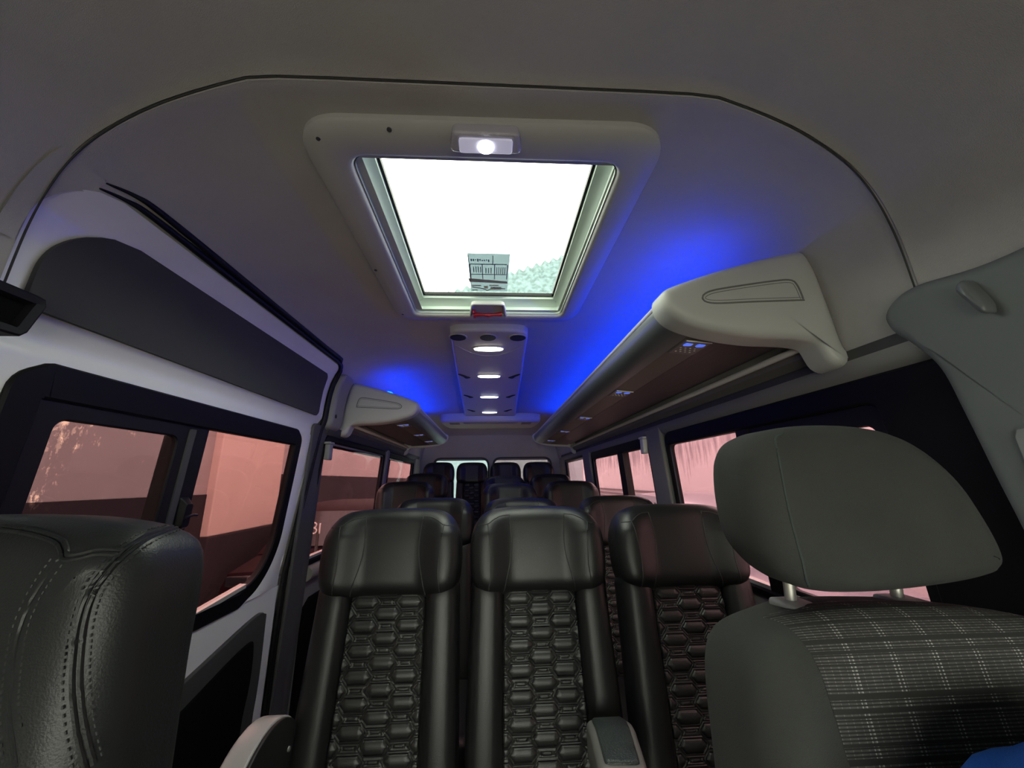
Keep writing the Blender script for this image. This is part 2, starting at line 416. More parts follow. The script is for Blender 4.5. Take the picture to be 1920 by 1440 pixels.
# outer skin of the van (keeps daylight out everywhere but at the openings)
def outer_skin():
    mb = MB()
    for sg in (1, -1):
        # skirt under and around
        for (y0, y1, z0, z1) in ([(-1.3, YR + .06, -1.32, -.38)] + ([(1.92, 2.00, -.38, .22), (3.30, 3.42, -.38, .22), (4.5, YR + .06, -.38, .22), (-1.3, .62, -.38, .22)] + ([(1.765, 1.95, -.38, .22)] if sg < 0 else []))):
            a = sg * (xw(z0) + .07); b = sg * (xw(z1) + .06)
            v, f = loft([[(a, y0, H + z0), (a, y1, H + z0), (a - sg * .02, y1, H + z0), (a - sg * .02, y0, H + z0)], [(b, y0, H + z1), (b, y1, H + z1), (b - sg * .02, y1, H + z1), (b - sg * .02, y0, H + z1)]], True, True)
            mb.add(v, f)
    prof = [(.885, .19), (.86, .42), (.82, .60), (.70, .70), (.45, .735), (.29, .74)]
    for sg in (1, -1):
        v, f = loft([[(sg * x, y, H + z) for x, z in prof] for y in (-.75, YR + .06)], closed=False); mb.add(v, f)
    for y0, y1 in ((-.75, .62), (1.45, YR + .06)):
        mb.add([(-.3, y0, H + .74), (.3, y0, H + .74), (.3, y1, H + .74), (-.3, y1, H + .74)], [(0, 1, 2, 3)])
    # rear end and cab bulkhead below the windscreen
    mb.add([(-.9, YR + .06, H + .25), (.9, YR + .06, H + .25), (.8, YR + .06, H + .74), (-.8, YR + .06, H + .74)], [(0, 1, 2, 3)])
    mb.add([(-.93, YR + .06, H - 1.32), (.93, YR + .06, H - 1.32), (.93, YR + .06, H - .42), (-.93, YR + .06, H - .42)], [(0, 1, 2, 3)])
    mb.add([(-.93, -1.3, H - 1.32), (.93, -1.3, H - 1.32), (.9, -1.1, H - .45), (-.9, -1.1, H - .45)], [(0, 1, 2, 3)])
    mb.add([(-.8, -.75, H + .74), (.8, -.75, H + .74), (.88, -.95, H + .10), (-.88, -.95, H + .10)], [(0, 1, 2, 3)])  # unseen windscreen header, drawn low to hold sky light off the seats
    for sg in (-1, 1): mb.add([(sg * .83, -.75, H + .70), (sg * .88, -.95, H + .10), (sg * .90, -.4, H + .10), (sg * .84, -.4, H + .5)], [(0, 1, 2, 3)])
    o = mb.build('trim_1', mat('van_body_paint', (.5, .5, .5), .4), smooth=False); struct(o)
outer_skin()
# rear wall with the two door windows
def rear_wall():
    xs = [-.87, -.63, -.06, -.03, .03, .06, .67, .87]; zs = [-1.0, -.4, .235, .27, .50, .60]
    V = [(x, YR - .0 * z, H + z) for x in xs for z in zs]; nz = len(zs); F = []
    for i in range(len(xs) - 1):
        for j in range(nz - 1):
            xm = (xs[i] + xs[i + 1]) / 2; zm = (zs[j] + zs[j + 1]) / 2
            if -.4 < zm < .235 and (-.63 < xm < -.03 or .03 < xm < .67): continue
            F.append((i * nz + j, i * nz + j + 1, (i + 1) * nz + j + 1, (i + 1) * nz + j))
    struct(obj('wall_rear', V, F, HEAD, smooth=False))
    n = 6
    for (a, b) in ((-.67, -.015), (.02, .72)):
        o_ = rrect(a, -.44, b, .272, .10, 8); i_ = rrect(a + .02, -.41, b - .02, .252, .09, 8)
        mp = lambda u, v_, w_: (u, YR - w_, H + v_)
        L = [[mp(*p, -.02) for p in o_], [mp(*p, .015) for p in o_], [mp(*p, .015) for p in i_], [mp(*p, -.02) for p in i_]]
        v, f = loft(L + [L[0]])
        fr = struct(obj('window_%d' % n, v, f, TRIMD)); n += 1
        v, f = MB().box(a + .01, b - .01, YR + .012, YR + .017, H - .43, H + .26).v, None
        g = MB().box(a + .01, b - .01, YR + .012, YR + .017, H - .43, H + .26).build('glass_pane', GL_B if a < 0 else GL_B2, fr, False)
rear_wall()

# ------------------------------------------------------------------ windows
def ring_side(sg, outer, inner, d0, d1, ch=.006):
    SI = SIDE(sg)
    oi = inset(outer, ch); ii = inset(inner, -ch)
    L = [[SI(p[0], p[1], d0) for p in outer], [SI(p[0], p[1], d1 - ch) for p in outer], [SI(p[0], p[1], d1) for p in oi], [SI(p[0], p[1], d1) for p in ii],
         [SI(p[0], p[1], d1 - ch) for p in inner], [SI(p[0], p[1], d0) for p in inner]]
    return loft(L + [L[0]])
def pane(sg, y0, y1, z0, z1, d, th=.004, r=.02):
    o = rrect(y0, z0, y1, z1, r, 4); SI = SIDE(sg)
    return loft([[SI(a, b, d) for a, b in o], [SI(a, b, d - th) for a, b in o]], True, True)
def side_window(idx, sg, y0, y1, zt, zb, mull, glm, top=.055, fr0=.025):
    """black bordered window; mull = (y position, width) of the sliding mullion or None"""
    outer = rrect(y0, zb - .03, y1, zt, .05, 8); inner = rrect(y0 + fr0, zb, y1 - .02, zt - top, .03, 8)
    v, f = ring_side(sg, outer, inner, -.02, .012)
    fr = struct(obj('window_%d' % idx, v, f, BLACKG))
    SI = SIDE(sg)
    segs = [(y0 + .02, y1 - .015)]
    if mull:
        segs = [(y0 + .02, mull[0]), (mull[0] + mull[1], y1 - .015)]
        o = rrect(mull[0] - .004, zb - .005, mull[0] + mull[1] + .004, zt - top + .01, .006, 3)
        v, f = loft([[SI(a, b, -.035) for a, b in o], [SI(a, b, .006) for a, b in o]], True, True)
        ml = obj('mullion', v, f, BLACKR, fr)
        v, f = loft([[SI(a, b, .006) for a, b in rrect(mull[0] + mull[1] * .35, zb + .12, mull[0] + mull[1] * .75, zb + .17, .008, 3)],
                     [SI(a, b, .022) for a, b in rrect(mull[0] + mull[1] * .4, zb + .125, mull[0] + mull[1] * .7, zb + .165, .006, 3)]], True, True)
        obj('latch', v, f, BLACKR, ml)
    for k, (a, b) in enumerate(segs):
        v, f = pane(sg, a, b, zb - .01, zt - top + .012, -.004 - .006 * k)
        obj('glass_pane', v, f, glm, fr, False)
    # bottom slide channel catches the light
    v, f = loft([[SI(y0 + .06, z, d) for z, d in ((zb, -.02), (zb + .012, -.02), (zb + .012, .004), (zb, .004))], [SI(y1 - .05, z, d) for z, d in ((zb, -.02), (zb + .012, -.02), (zb + .012, .004), (zb, .004))]], True, True)
    obj('slide_channel', v, f, ALU, fr, False)
    return fr
w1 = side_window(1, 1, .565, 1.765, .208, -.335, (1.19, .05), GL_R, .058, .19)
v, f = ring_side(1, rrect(.74, -.34, 1.20, .165, .02, 6), rrect(.785, -.31, 1.17, .106, .025, 6), -.018, -.001, .003)
obj('sliding_pane_frame', v, f, BLACKR, w1)
side_window(2, 1, 1.95, 3.12, .218, -.335, (2.385, .09), GL_R, .060)
side_window(3, 1, 3.37, 4.23, .225, -.335, None, GL_R, .035)
side_window(4, -1, 1.93, 3.05, .235, -.345, None, GL_L3, .035)
side_window(5, -1, 3.14, 4.20, .225, -.345, None, GL_L3, .035)

# header channels and lips above the right windows, and above the left rear ones
def long_bar(sg, prof, y0, y1, name, m_, parent=None):
    SI = SIDE(sg)
    v, f = loft([[SI(y, z, d) for z, d in prof] for y in (y0, (y0 + y1) / 2, y1)], True, True)
    return obj(name, v, f, m_, parent)
struct(long_bar(1, [(.250, 0), (.250, .012), (.236, .020), (.216, .016), (.205, .004), (.205, 0)], .55, 4.4, 'trim_2', TRIM))
struct(long_bar(1, [(.272, 0), (.272, .008), (.250, .012), (.250, 0)], .55, 4.4, 'trim_3', TRIMD))
struct(long_bar(-1, [(.272, 0), (.272, .018), (.250, .020), (.232, .012), (.232, 0)], 1.93, 4.4, 'trim_4', TRIMD))
# window pillars, padded trim between the windows
def pillar(sg, y0, y1, name, z0=-.40, z1=.245, d=.026):
    o = rrect(y0, z0, y1, z1, .02, 5); SI = SIDE(sg)
    v, f = cushion(resample(o, 72), d, .002, .012, lambda u, v_, w_: SI(u, v_, w_ - .002), rings=3, back=False)
    return struct(obj(name, v, f, TRIM))
pillar(1, 1.775, 1.94, 'trim_5'); pillar(1, 3.13, 3.36, 'trim_6'); pillar(-1, 3.06, 3.13, 'trim_7'); pillar(1, 4.24, 4.5, 'trim_8'); pillar(-1, 4.21, 4.5, 'trim_9')
# lower side linings with the black pocket behind the door
def lining(sg, y0, y1, name, m_, d=.02, z0=-1.1, z1=-.43):
    o = resample(rrect(y0, z0, y1, z1, .05, 5), 80); SI = SIDE(sg)
    v, f = cushion(o, d, .002, .012, lambda u, v_, w_: SI(u, v_, w_ - .002), rings=3, back=False)
    return struct(obj(name, v, f, m_))
lining(-1, 2.0, 4.3, 'trim_10', BLACKF, z1=-.52); lining(1, .75, 4.3, 'trim_11', TRIMD)
# rounded beige-grey sill rail under the left rear window
v, f = loft([[(-.865 + .045 * math.cos(a) , y, H - .405 + .036 * math.sin(a)) for a in [math.pi * 2 * k / 14 for k in range(14)]] for y in (1.98, 2.0, 3.9)], True, True)
struct(obj('trim_12', v, f, mat('sill_rail_plastic', (.30, .28, .25), .5)))

# ------------------------------------------------------------------ sliding door (left)
def fgrid(sg, y0f, y1f, z0, z1, ny, nz, dfn):
    SI = SIDE(sg)
    def fn(a, b):
        z = z0 + (z1 - z0) * b; y = y0f(z) + (y1f(z) - y0f(z)) * a
        return SI(y, z, dfn(y, z))
    return grid(fn, ny, nz)
DT = .550
def dr_y0(z):                       # front edge, rounded at the top
    r = .10
    if z > DT - r: k = (z - (DT - r)) / r; return .60 + r * (1 - math.sqrt(max(0, 1 - k * k)))
    return .60
def dr_y1(z):
    base = 1.765 + .10 * min(1, max(0, (z + .45) / .75))
    r = .05
    if z > DT - r: k = (z - (DT - r)) / r; return base - r * (1 - math.sqrt(max(0, 1 - k * k)))
    return base
WT, WB = .215, -.40
v, f = None, None
def wn_y0(z):
    r = .05
    if z > WT - r: k = (z - (WT - r)) / r; return .69 + r * (1 - math.sqrt(max(0, 1 - k * k)))
    return .69
def wn_y1(z):
    b = 1.715 - .02 * min(1, max(0, (WT - z) / .5)); r = .05
    if z > WT - r: k = (z - (WT - r)) / r; b -= r * (1 - math.sqrt(max(0, 1 - k * k)))
    R = .22
    if z < WB + R: k = ((WB + R) - z) / R; b -= R * .9 * (1 - math.sqrt(max(0, 1 - k * k)))
    return b
def dd(y, z):
    d = -.004
    if .235 < z < .300: d -= .012 * math.sin(math.pi * (z - .235) / .065)
    if z > .50: d += .010 * (z - .50) / .05
    return d
v, f = fgrid(-1, lambda z: .575, lambda z: dr_y0(z) + .004, .40, .560, 4, 24, lambda y, z: .002)
struct(obj('trim_17', v, f, HEAD))
mb = MB()
for args in ((dr_y0, dr_y1, WT, DT, 26, 40, dd), (dr_y0, wn_y0, WB, WT, 3, 40, dd), (wn_y1, dr_y1, WB, WT, 5, 40, lambda y, z: -.004 - .010 * max(0, (y - wn_y1(z)) / max(1e-3, dr_y1(z) - wn_y1(z)) * 1.0) * .6 + .010 * math.sin(math.pi * min(1, max(0, (y - wn_y1(z)) / max(1e-3, dr_y1(z) - wn_y1(z)))))), (dr_y0, dr_y1, -1.2, WB, 20, 16, dd)):
    mb.add(*fgrid(-1, *args))
door = struct(mb.build('door_1', WHITE))
# upper insert board
def in_y0(z):
    t = (z - .30) / .20
    k = max(0, min(1, (z - .37) / .128)); return .645 + .14 * (1 - math.sqrt(1 - k * k))
def in_y1(z):
    t = (z - .30) / .20
    e = 1.80
    if t > .92: e -= .03 * (t - .92) / .08
    if t < .08: e -= .02 * (.08 - t) / .08
    return e
v, f = fgrid(-1, in_y0, in_y1, .302, .498, 24, 20, lambda y, z: .007)
v2, f2 = fgrid(-1, in_y0, in_y1, .302, .498, 24, 20, lambda y, z: -.002)
per = [k for k in range(25)] + [25 * j + 24 for j in range(1, 21)] + [25 * 20 + k for k in range(23, -1, -1)] + [25 * j for j in range(19, 0, -1)]
n0 = len(v); F = list(f) + [tuple(q + n0 for q in p[::-1]) for p in f2] + [(per[k], per[(k + 1) % len(per)], per[(k + 1) % len(per)] + n0, per[k] + n0) for k in range(len(per))]
ib = obj('upper_insert_board', v + v2, F, INSERT, door)
# lower board and its black pocket
SI = SIDE(-1)
lo = smooth_closed([(.66, -.64), (1.0, -.60), (1.32, -.53), (1.60, -.47), (1.675, -.475), (1.69, -.52), (1.69, -.80), (1.60, -1.0), (.7, -1.1), (.65, -.9)], 6)
v, f = cushion(lo, .014, .002, .004, lambda u, v_, w_: SI(u, v_, w_ - .006), rings=3, back=False)
lb = obj('lower_board', v, f, TRIMD, door)
lp = smooth_closed([(.72, -.72), (1.0, -.68), (1.32, -.60), (1.56, -.545), (1.615, -.57), (1.61, -.75), (1.50, -.95), (.75, -1.0), (.71, -.85)], 6)
v, f = cushion(lp, .012, .002, .003, lambda u, v_, w_: SI(u, v_, w_ + .004), rings=3, back=False)
obj('door_pocket', v, f, BLACKF, lb)
# window border, panes and slider inside the door
zs = [WT - (WT - WB) * (k / 120) for k in range(121)]
outl = [(wn_y0(z) - .012, z) for z in zs[::-1]] + [(wn_y1(z) + .012, z) for z in zs]
outl = resample([(p[0], p[1] + (.010 if p[1] > WT - .001 else (-.012 if p[1] < WB + .001 else 0))) for p in outl], 240)
inl = inset(outl, .05)
inl = [(max(p[0], .735), min(p[1], .158)) for p in inl]
v, f = ring_side(-1, outl, inl, -.020, .004, .004)
wf = obj('window_border', v, f, BLACKG, door)
o = rrect(1.075, -.40, 1.175, .17, .01, 3)
v, f = loft([[SI(a, b, -.045) for a, b in o], [SI(a, b, -.004) for a, b in o]], True, True)
ml = obj('mullion', v, f, BLACKR, wf)
v, f = loft([[SI(a, b, -.030) for a, b in rrect(1.10, -.38, 1.125, .15, .004, 3)], [SI(a, b, .000) for a, b in rrect(1.102, -.38, 1.123, .15, .004, 3)]], True, True)
obj('mullion_rib', v, f, TRIMD, wf)
mb = MB(); mb.add(*loft([[SI(a, b, -.004) for a, b in rrect(1.13, -.12, 1.165, -.03, .008, 3)], [SI(a, b, .016) for a, b in rrect(1.135, -.11, 1.16, -.05, .008, 3)]], True, True))
mb.tube([SI(1.135, -.085, .018), SI(1.165, -.080, .018), SI(1.185, -.082, .014)], .004, 8)
obj('slider_catch', mb.v, mb.f, BLACKR, wf)
mb = MB(); mb.tube([SI(1.150, -.083, .018), SI(1.176, -.080, .016)], .003, 8); obj('catch_lever', mb.v, mb.f, CHROME, wf)
# thin inner frame of the forward pane
v, f = ring_side(-1, rrect(.715, -.39, 1.085, .168, .03, 6), rrect(.775, -.37, 1.070, .126, .025, 6), -.016, -.003, .003)
obj('sliding_pane_frame', v, f, BLACKR, wf)
v, f = pane(-1, .74, 1.10, -.41, .165, -.008); obj('glass_pane', v, f, GL_L2, wf, False)
v, f = pane(-1, 1.12, 1.74, -.43, .19, -.012); obj('glass_pane', v, f, GL_L4, wf, False)
mb = MB(); mb.add(*loft([[SI(y, z, d) for z, d in ((-.345 - .1*(1.6-y), -.02), (-.330- .1*(1.6-y), -.02), (-.332- .1*(1.6-y), .003), (-.345- .1*(1.6-y), .003))] for y in (.85, 1.53)], True, True))
obj('slide_channel', mb.v, mb.f, ALU, wf, False)
# weatherstrip round the door opening
N = 40
path = [(.655, DT - .004), (.70, DT + .006), (.76, DT + .010), (1.0, DT + .010), (1.3, DT + .010), (1.6, DT + .010), (1.80, DT + .010)]
path += [(dr_y1(z) + .012, z) for z in [.545, .53, .50, .45, .35, .25, .1, 0, -.1, -.2, -.3, -.4, -.6, -.9, -1.15]]
path = smooth_open(path, 5)
rad = [.0015 + .0075 * min(1, k / 14) for k in range(len(path))]
mb = MB(); mb.tube([(SI(y, z, .004)) for y, z in path], rad, 10)
mb.tube([(SI(y + (.018 if y > 1.7 else 0), z + (.012 if z > .53 and y < 1.8 else 0), .003)) for y, z in path], rad, 10)
obj('weatherstrip', mb.v, mb.f, BLACKR, door)
# pillar between the sliding door and the left rear window
o = resample(round_poly([(1.885, -1.15), (1.99, -1.15), (1.99, -.5), (1.985, .28), (2.0, .30), (1.90, .30), (1.805 + .09, .2), (1.80, -.5)], .02, 4), 90)
v, f = cushion([(1.80 + (.03 if b > -1 else .03) + (a - 1.80) * .9 if False else a, b) for a, b in rrect(1.80, -1.2, 1.955, .27, .02, 4)], .012, .002, .006, lambda u, v_, w_: SI(u, v_, w_ - .006), rings=3, back=False)
struct(obj('trim_13', v, f, mat('left_pillar_lining', (.075, .075, .075), .7, bump=.2, scale=900)))
# light padded end piece ahead of the left luggage rack
v, f = cushion(resample(rrect(1.895, .255, 2.035, .535, .035, 6), 60), .045, .002, .022, lambda u, v_, w_: SI(u, v_, w_ - .01), rings=3, back=False)
tp = struct(obj('trim_14', v, f, mat('pale_grey_plastic', (.25, .245, .235), .5)))
mb = MB(); mb.disc(SI(1.925, .32, .034), (1, 0, 0), .010, .003); obj('screw_hole', mb.v, mb.f, BLACKR, tp)

# ------------------------------------------------------------------ driver-side pillar cover (right, near)
SR = SIDE(1)
o = smooth_closed([(.668, .305), (.645, .330), (.60, .340), (.50, .325), (.36, .33), (.20, .33), (.12, .2), (.12, -.3), (.20, -.62), (.40, -.66), (.585, -.62), (.583, -.30), (.577, -.13), (.588, 0), (.597, .10), (.607, .18), (.635, .235), (.661, .270)], 6)
v, f = cushion(o, .045, .002, .018, lambda u, v_, w_: (xw(min(v_, .24)) - w_ + .004, u, H + v_), rings=5, back=False)
pc = struct(obj('trim_15', v, f, PILLAR))
# belt adjuster slot in that pillar
oo = resample(rrect(.43, -.20, .535, .065, .012, 5), 60); ii = resample(rrect(.445, -.185, .522, .052, .010, 5), 60)
mp = lambda u, v_, w_: (xw(min(v_, .24)) - w_ + .004, u, H + v_)
L = [[mp(a, b, .042) for a, b in oo], [mp(a, b, .051) for a, b in oo], [mp(a, b, .051) for a, b in ii], [mp(a, b, .040) for a, b in ii]]
v, f = loft(L); sl = obj('belt_slot_rim', v, f, mat('slot_rim_plastic', (.26, .27, .27), .45), pc)
v, f = loft([[mp(a, b, .0458) for a, b in ii], [mp(a, b, .0465) for a, b in ii]], True, True); obj('belt_slot_cover', v, f, TRIMD, sl, False)
# coat hook
hook_at = (.516, .272)
ho = smooth_closed([(.572, .288), (.566, .300), (.548, .306), (.530, .298), (.515, .280), (.500, .262), (.492, .245), (.500, .232), (.520, .236), (.545, .258), (.560, .272)], 5)
v, f = cushion([(a, b) for a, b in ho], .030, .002, .010, lambda u, v_, w_: (xw(.24) - .038 - w_ * .8, hook_at[0] + (u - .532) * .36, H + hook_at[1] + (v_ - .269) * .85), crown=.004, rings=4, back=False)
tag(obj('coat_hook', v, f, mat('hook_plastic', (.13, .14, .14), .35)), 'small grey plastic coat hook on the pillar cover at the right', 'coat hook')

# black belt housing on the left front pillar
hb = empty('belt_housing', (-.70, .45, H + .27)); tag(hb, 'black boxy plastic housing in front of the white sliding door at the left edge', 'belt housing')
oo = resample(round_poly([(.30, .225), (.618, .232), (.640, .306), (.30, .310)], .012, 4), 60); ii = inset(oo, .014)
mp2 = lambda u, v_, w_: (-.745 + w_ - (-.70), u - .45, v_ - .27)
L = [[mp2(a, b, -.05) for a, b in oo], [mp2(a, b, .0) for a, b in oo], [mp2(a, b, .002) for a, b in inset(oo, .003)], [mp2(a, b, .0) for a, b in ii], [mp2(a, b, -.012) for a, b in inset(ii, .004)]]
v, f = loft(L, True, False); obj('housing', v, f, mat('housing_black_plastic', (.006, .006, .008), .6, spec=.2), hb)
v, f = loft([[mp2(a, b, -.020) for a, b in ii], [mp2(a, b, -.010) for a, b in ii]], True, True); obj('recess', v, f, BLACKF, hb)
v, f = MB().tube([mp2(.585, .24, -.008), mp2(.60, .30, -.008)], .003).v, None
mb = MB(); mb.tube([mp2(.56, .24, -.006), mp2(.575, .295, -.006)], .003); obj('rib', mb.v, mb.f, TRIMD, hb)
# its bracket back to the pillar
mb = MB(); mb.box(-.11, -.045, -.13, -.05, -.03, .03, .004); obj('bracket', mb.v, mb.f, BLACKR, hb)

# ------------------------------------------------------------------ luggage racks
CAPO = smooth_closed([(.395, .400), (.402, .424), (.45, .446), (.54, .478), (.64, .508), (.72, .528), (.755, .530), (.775, .49), (.788, .42), (.797, .35), (.806, .29), (.822, .266), (.832, .262), (.815, .245), (.79, .240), (.768, .252), (.755, .280), (.745, .298), (.70, .306), (.60, .310), (.50, .326), (.43, .350), (.402, .376)], 5)
def rack(sg, y0, y1, name, nsw, lab):
    r_ = empty(name, (sg * .6, (y0 + y1) / 2, H + .30)); ox, oy, oz = r_.location
    mp = lambda x, y, z: (sg * x - ox, y - oy, H + z - oz)
    def ext(prof, a, b, nm, m_, par=r_, n=2, caps=True, closed=True):
        v, f = loft([[mp(x, a + (b - a) * k / n, z) for x, z in prof] for k in range(n + 1)], caps, caps, closed); return obj(nm, v, f, m_, par)
    # front end cap, recessed finger grip
    oc = resample(CAPO, 120)
    v, f = cushion(oc, .07, .002, .022, lambda u, v_, w_: mp(u, y0 + .075 - w_, v_), rings=6, crown=.004, back=False)
    cap = obj('end_cap', v, f, CAP, r_)
    g = [(.482, .398), (.500, .415), (.560, .428), (.66, .444), (.70, .447), (.714, .436), (.722, .400), (.715, .396), (.60, .390), (.505, .386)]
    gs = resample(smooth_closed(g, 5), 70)
    pts = on_surface(cap, [mp(a, y0 - .1, b) for a, b in gs], (0, 1, 0), .0)
    mb = MB(); mb.tube(pts + pts[:1], .0022, 6); ins = on_surface(cap, [mp(a, y0 - .1, b) for a, b in inset(gs, .007)], (0, 1, 0), -.0006); mb.tube(ins + ins[:1], .0012, 6); obj('grip_outline', mb.v, mb.f, mat('cap_groove', (.17, .17, .15), .5) if 'cap_groove' not in MATS else MATS['cap_groove'], cap)
    # rear cap
    v, f = cushion(oc, .06, .002, .025, lambda u, v_, w_: mp(u, y1 + .0 + w_, v_), rings=4, back=False)
    obj('end_cap', v, f, CAP, r_)
    ya, yb = y0 + .06, y1 + .01
    # bright rolled top edge and grey fascia
    fas = [(.408, .408), (.405, .398), (.406, .385), (.412, .370), (.424, .356), (.442, .346), (.462, .340), (.480, .337), (.480, .350), (.44, .365), (.425, .385), (.420, .408)]
    ext(fas, ya, yb, 'fascia', FASC)
    edge = [(.413 + .009 * math.cos(2 * math.pi * k / 12), .412 + .009 * math.sin(2 * math.pi * k / 12)) for k in range(12)]
    ext(edge, ya, yb, 'rolled_edge', ALU)
    ext([(.480, .337), (.557, .330), (.557, .345), (.480, .352)], ya, yb, 'switch_strip', BEIGE)
    ext([(.558, .3295), (.640, .325), (.722, .321), (.722, .335), (.558, .345)], ya, yb, 'underside_panel', BROWN)
    ext([(.722, .330), (.750, .328), (.750, .345), (.722, .345)], ya, yb, 'channel', TRIMD)
    ext([(.750 + .022, .285), (.770, .300), (.790, .296), (.800, .272), (.792, .268)], ya, yb, 'lower_strip', BEIGE)
    tb = [(.760 + .0088 * math.cos(2 * math.pi * k / 12), .306 + .0088 * math.sin(2 * math.pi * k / 12)) for k in range(12)]
    ext(tb, ya + .005, yb, 'tube_rail', WHT)
    # closed top shelf back to the wall
    ext([(.418, .415), (.50, .452), (.60, .484), (.70, .508), (.775, .512), (.775, .500), (.70, .496), (.60, .472), (.50, .440), (.425, .405)], ya, yb, 'top_shell', FASC)
    # blue light strip lying on top of the rack
    ext([(LEDX - .012, LEDZ), (LEDX + .012, LEDZ + .006), (LEDX + .012, LEDZ + .014), (LEDX - .012, LEDZ + .008)], ya + .03, yb - .05, 'led_strip', BLED)
    # switch panels with two lit buttons and a perforated speaker
    for y in nsw:
        sp = obj('switch_panel', *loft([[mp(x, yy, z) for x, z, yy in ((.483, .3355, y - .045), (.554, .3290, y - .045), (.554, .3290, y + .055), (.483, .3355, y + .055))],
                                        [mp(x, yy, z - .0025) for x, z, yy in ((.485, .3352, y - .043), (.552, .3290, y - .043), (.552, .3290, y + .053), (.485, .3352, y + .053))]], True, True), mat('panel_grey', (.19, .185, .165), .45) if 'panel_grey' not in MATS else MATS['panel_grey'], r_, False)
        mb = MB(); mb.tube([mp(.487, y - .043, .3320), mp(.552, y - .043, .3260)], .0018, 6); obj('edge_line', mb.v, mb.f, WHT, sp)
        for xx in (.503, .535):
            zz = .3355 - (xx - .483) * .0915 - .0025
            mb = MB(); v, f = loft([[mp(a, b, zz + .0005) for a, b in rrect(xx - .011, y - .028, xx + .011, y - .010, .004, 3)], [mp(a, b, zz - .002) for a, b in rrect(xx - .010, y - .027, xx + .010, y - .011, .004, 3)]], True, True)
            obj('lit_button', v, f, BICON, sp, False)
        mb = MB()
        for i in range(4):
            for j in range(3):
                xx = .496 + .0125 * i + (.006 if j == 1 else 0); zz = .3355 - (xx - .483) * .0915 - .0024
                mb.disc(mp(xx, y + .006 + j * .014, zz + .001), (0, 0, -1), .0026, .0020, 8)
        obj('speaker_dots', mb.v, mb.f, WHT, sp)
    tag(r_, lab, 'luggage rack', 'overhead luggage racks')
    return r_
LEDX, LEDZ = .575, .492
rack(1, .775, 3.62, 'luggage_rack', [.92, 1.466, 2.096, 2.697, 3.33], 'long grey overhead luggage rack on the right with five lit switch panels')
rack(-1, 2.08, 3.62, 'luggage_rack', [2.34, 2.85, 3.32], 'shorter grey overhead luggage rack on the left, behind the white sliding door')

# ------------------------------------------------------------------ roof hatch
ht = empty('roof_hatch', (0, 1.0, H + .65)); tag(ht, 'large glass roof hatch in a rounded grey frame above the aisle', 'roof hatch')
hp = lambda x, y, z: (x, y - 1.0, z - .65)
outer = round_poly([(-.366, .576), (.347, .571), (.345, 1.465), (-.365, 1.465)], [.085, .085, .09, .09], 10)
outer = [(x, y - (.012 * (1 - (x / .36) ** 2) if y < .7 else 0)) for x, y in outer]
inner = round_poly([(-.285, .648), (.272, .646), (.278, 1.405), (-.292, 1.405)], [.045, .045, .03, .03], 10)
outer = outer; 
def ring_h(loops): return loft([[hp(x, y, z) for x, y in L] for L, z in loops])
v, f = ring_h([(outer, .652), (outer, .640), (inset(outer, .006), .634), (inset(outer, .03), .630), (inset(inner, -.012), .628), (inset(inner, -.004), .631), (inner, .637), (inset(inner, .003), .650)])
fr = obj('frame', v, f, HATCHP, ht)
i1 = inset(inner, .004); i2 = inset(inner, .018); i3 = inset(inner, .032)
v, f = ring_h([(i1, .640), (i1, .668), (i2, .684), (i3, .690), (i3, .712)])
obj('reveal', v, f, HATCHL, ht)
gk = inset(inner, .030)
v, f = ring_h([(gk, .700), (inset(gk, .009), .700), (inset(gk, .009), .7115), (gk, .7115), (gk, .700)])
obj('gasket', v, f, BLACKR, ht)
go = inset(inner, .034)
v, f = loft([[hp(x, y, .712) for x, y in go], [hp(x, y, .717) for x, y in go]], True, True)
gl = obj('glass_pane', v, f, GL_T, ht, False)
for (x, y) in ((-.187, .585), (-.325, .610), (-.352, 1.079), (-.340, 1.400)):
    mb = MB(); mb.disc(hp(x, y, .6335), (0, 0, -1), .0045, .003, 12); obj('screw_cap', mb.v, mb.f, TRIMD, fr)
# emergency sticker on the pane: grid of boxes, print lines, a red-grey drawing
stm = bpy.data.materials.new('sticker_film'); stm.use_nodes = True
nt = stm.node_tree; nt.nodes.clear(); oo_ = nt.nodes.new('ShaderNodeOutputMaterial'); t_ = nt.nodes.new('ShaderNodeBsdfTransparent'); d_ = nt.nodes.new('ShaderNodeBsdfTranslucent'); mx = nt.nodes.new('ShaderNodeMixShader')
d_.inputs['Color'].default_value = (.21, .25, .27, 1); mx.inputs['Fac'].default_value = .96
nt.links.new(t_.outputs[0], mx.inputs[1]); nt.links.new(d_.outputs[0], mx.inputs[2]); nt.links.new(mx.outputs[0], oo_.inputs['Surface'])
mb = MB(); mb.box(-.075, .063, 1.10 - 1, 1.352 - 1, .0600, .0604); st = obj('instruction_sticker', mb.v, mb.f, stm, ht, False)
INK = mat('sticker_ink', (.10, .10, .13), .8); INK2 = mat('sticker_drawing_ink', (.20, .17, .15), .8)
mb = MB()
zz = .0590
def bar(x0, x1, y0, y1): mb.box(x0, x1, y0 - 1, y1 - 1, zz, zz + .0008)
for y in (1.160, 1.226): bar(-.070, .055, y, y + .004)
for x in (-.072, -.030, .012, .056): bar(x, x + .003, 1.165, 1.26)
bar(-.074, -.0718, 1.11, 1.30); bar(.006, .0085, 1.11, 1.165)
rr_ = random.Random(3)
for k in range(9): bar(-.066 + .016 * k * .45, -.066 + .016 * k * .45 + .004, 1.130 + rr_.random() * .006, 1.138 + rr_.random() * .01)
for k in range(4): bar(-.060 + .008 * k, -.057 + .008 * k, 1.178, 1.215)
for k in range(3): bar(-.018 + .009 * k, -.015 + .009 * k, 1.185, 1.220)
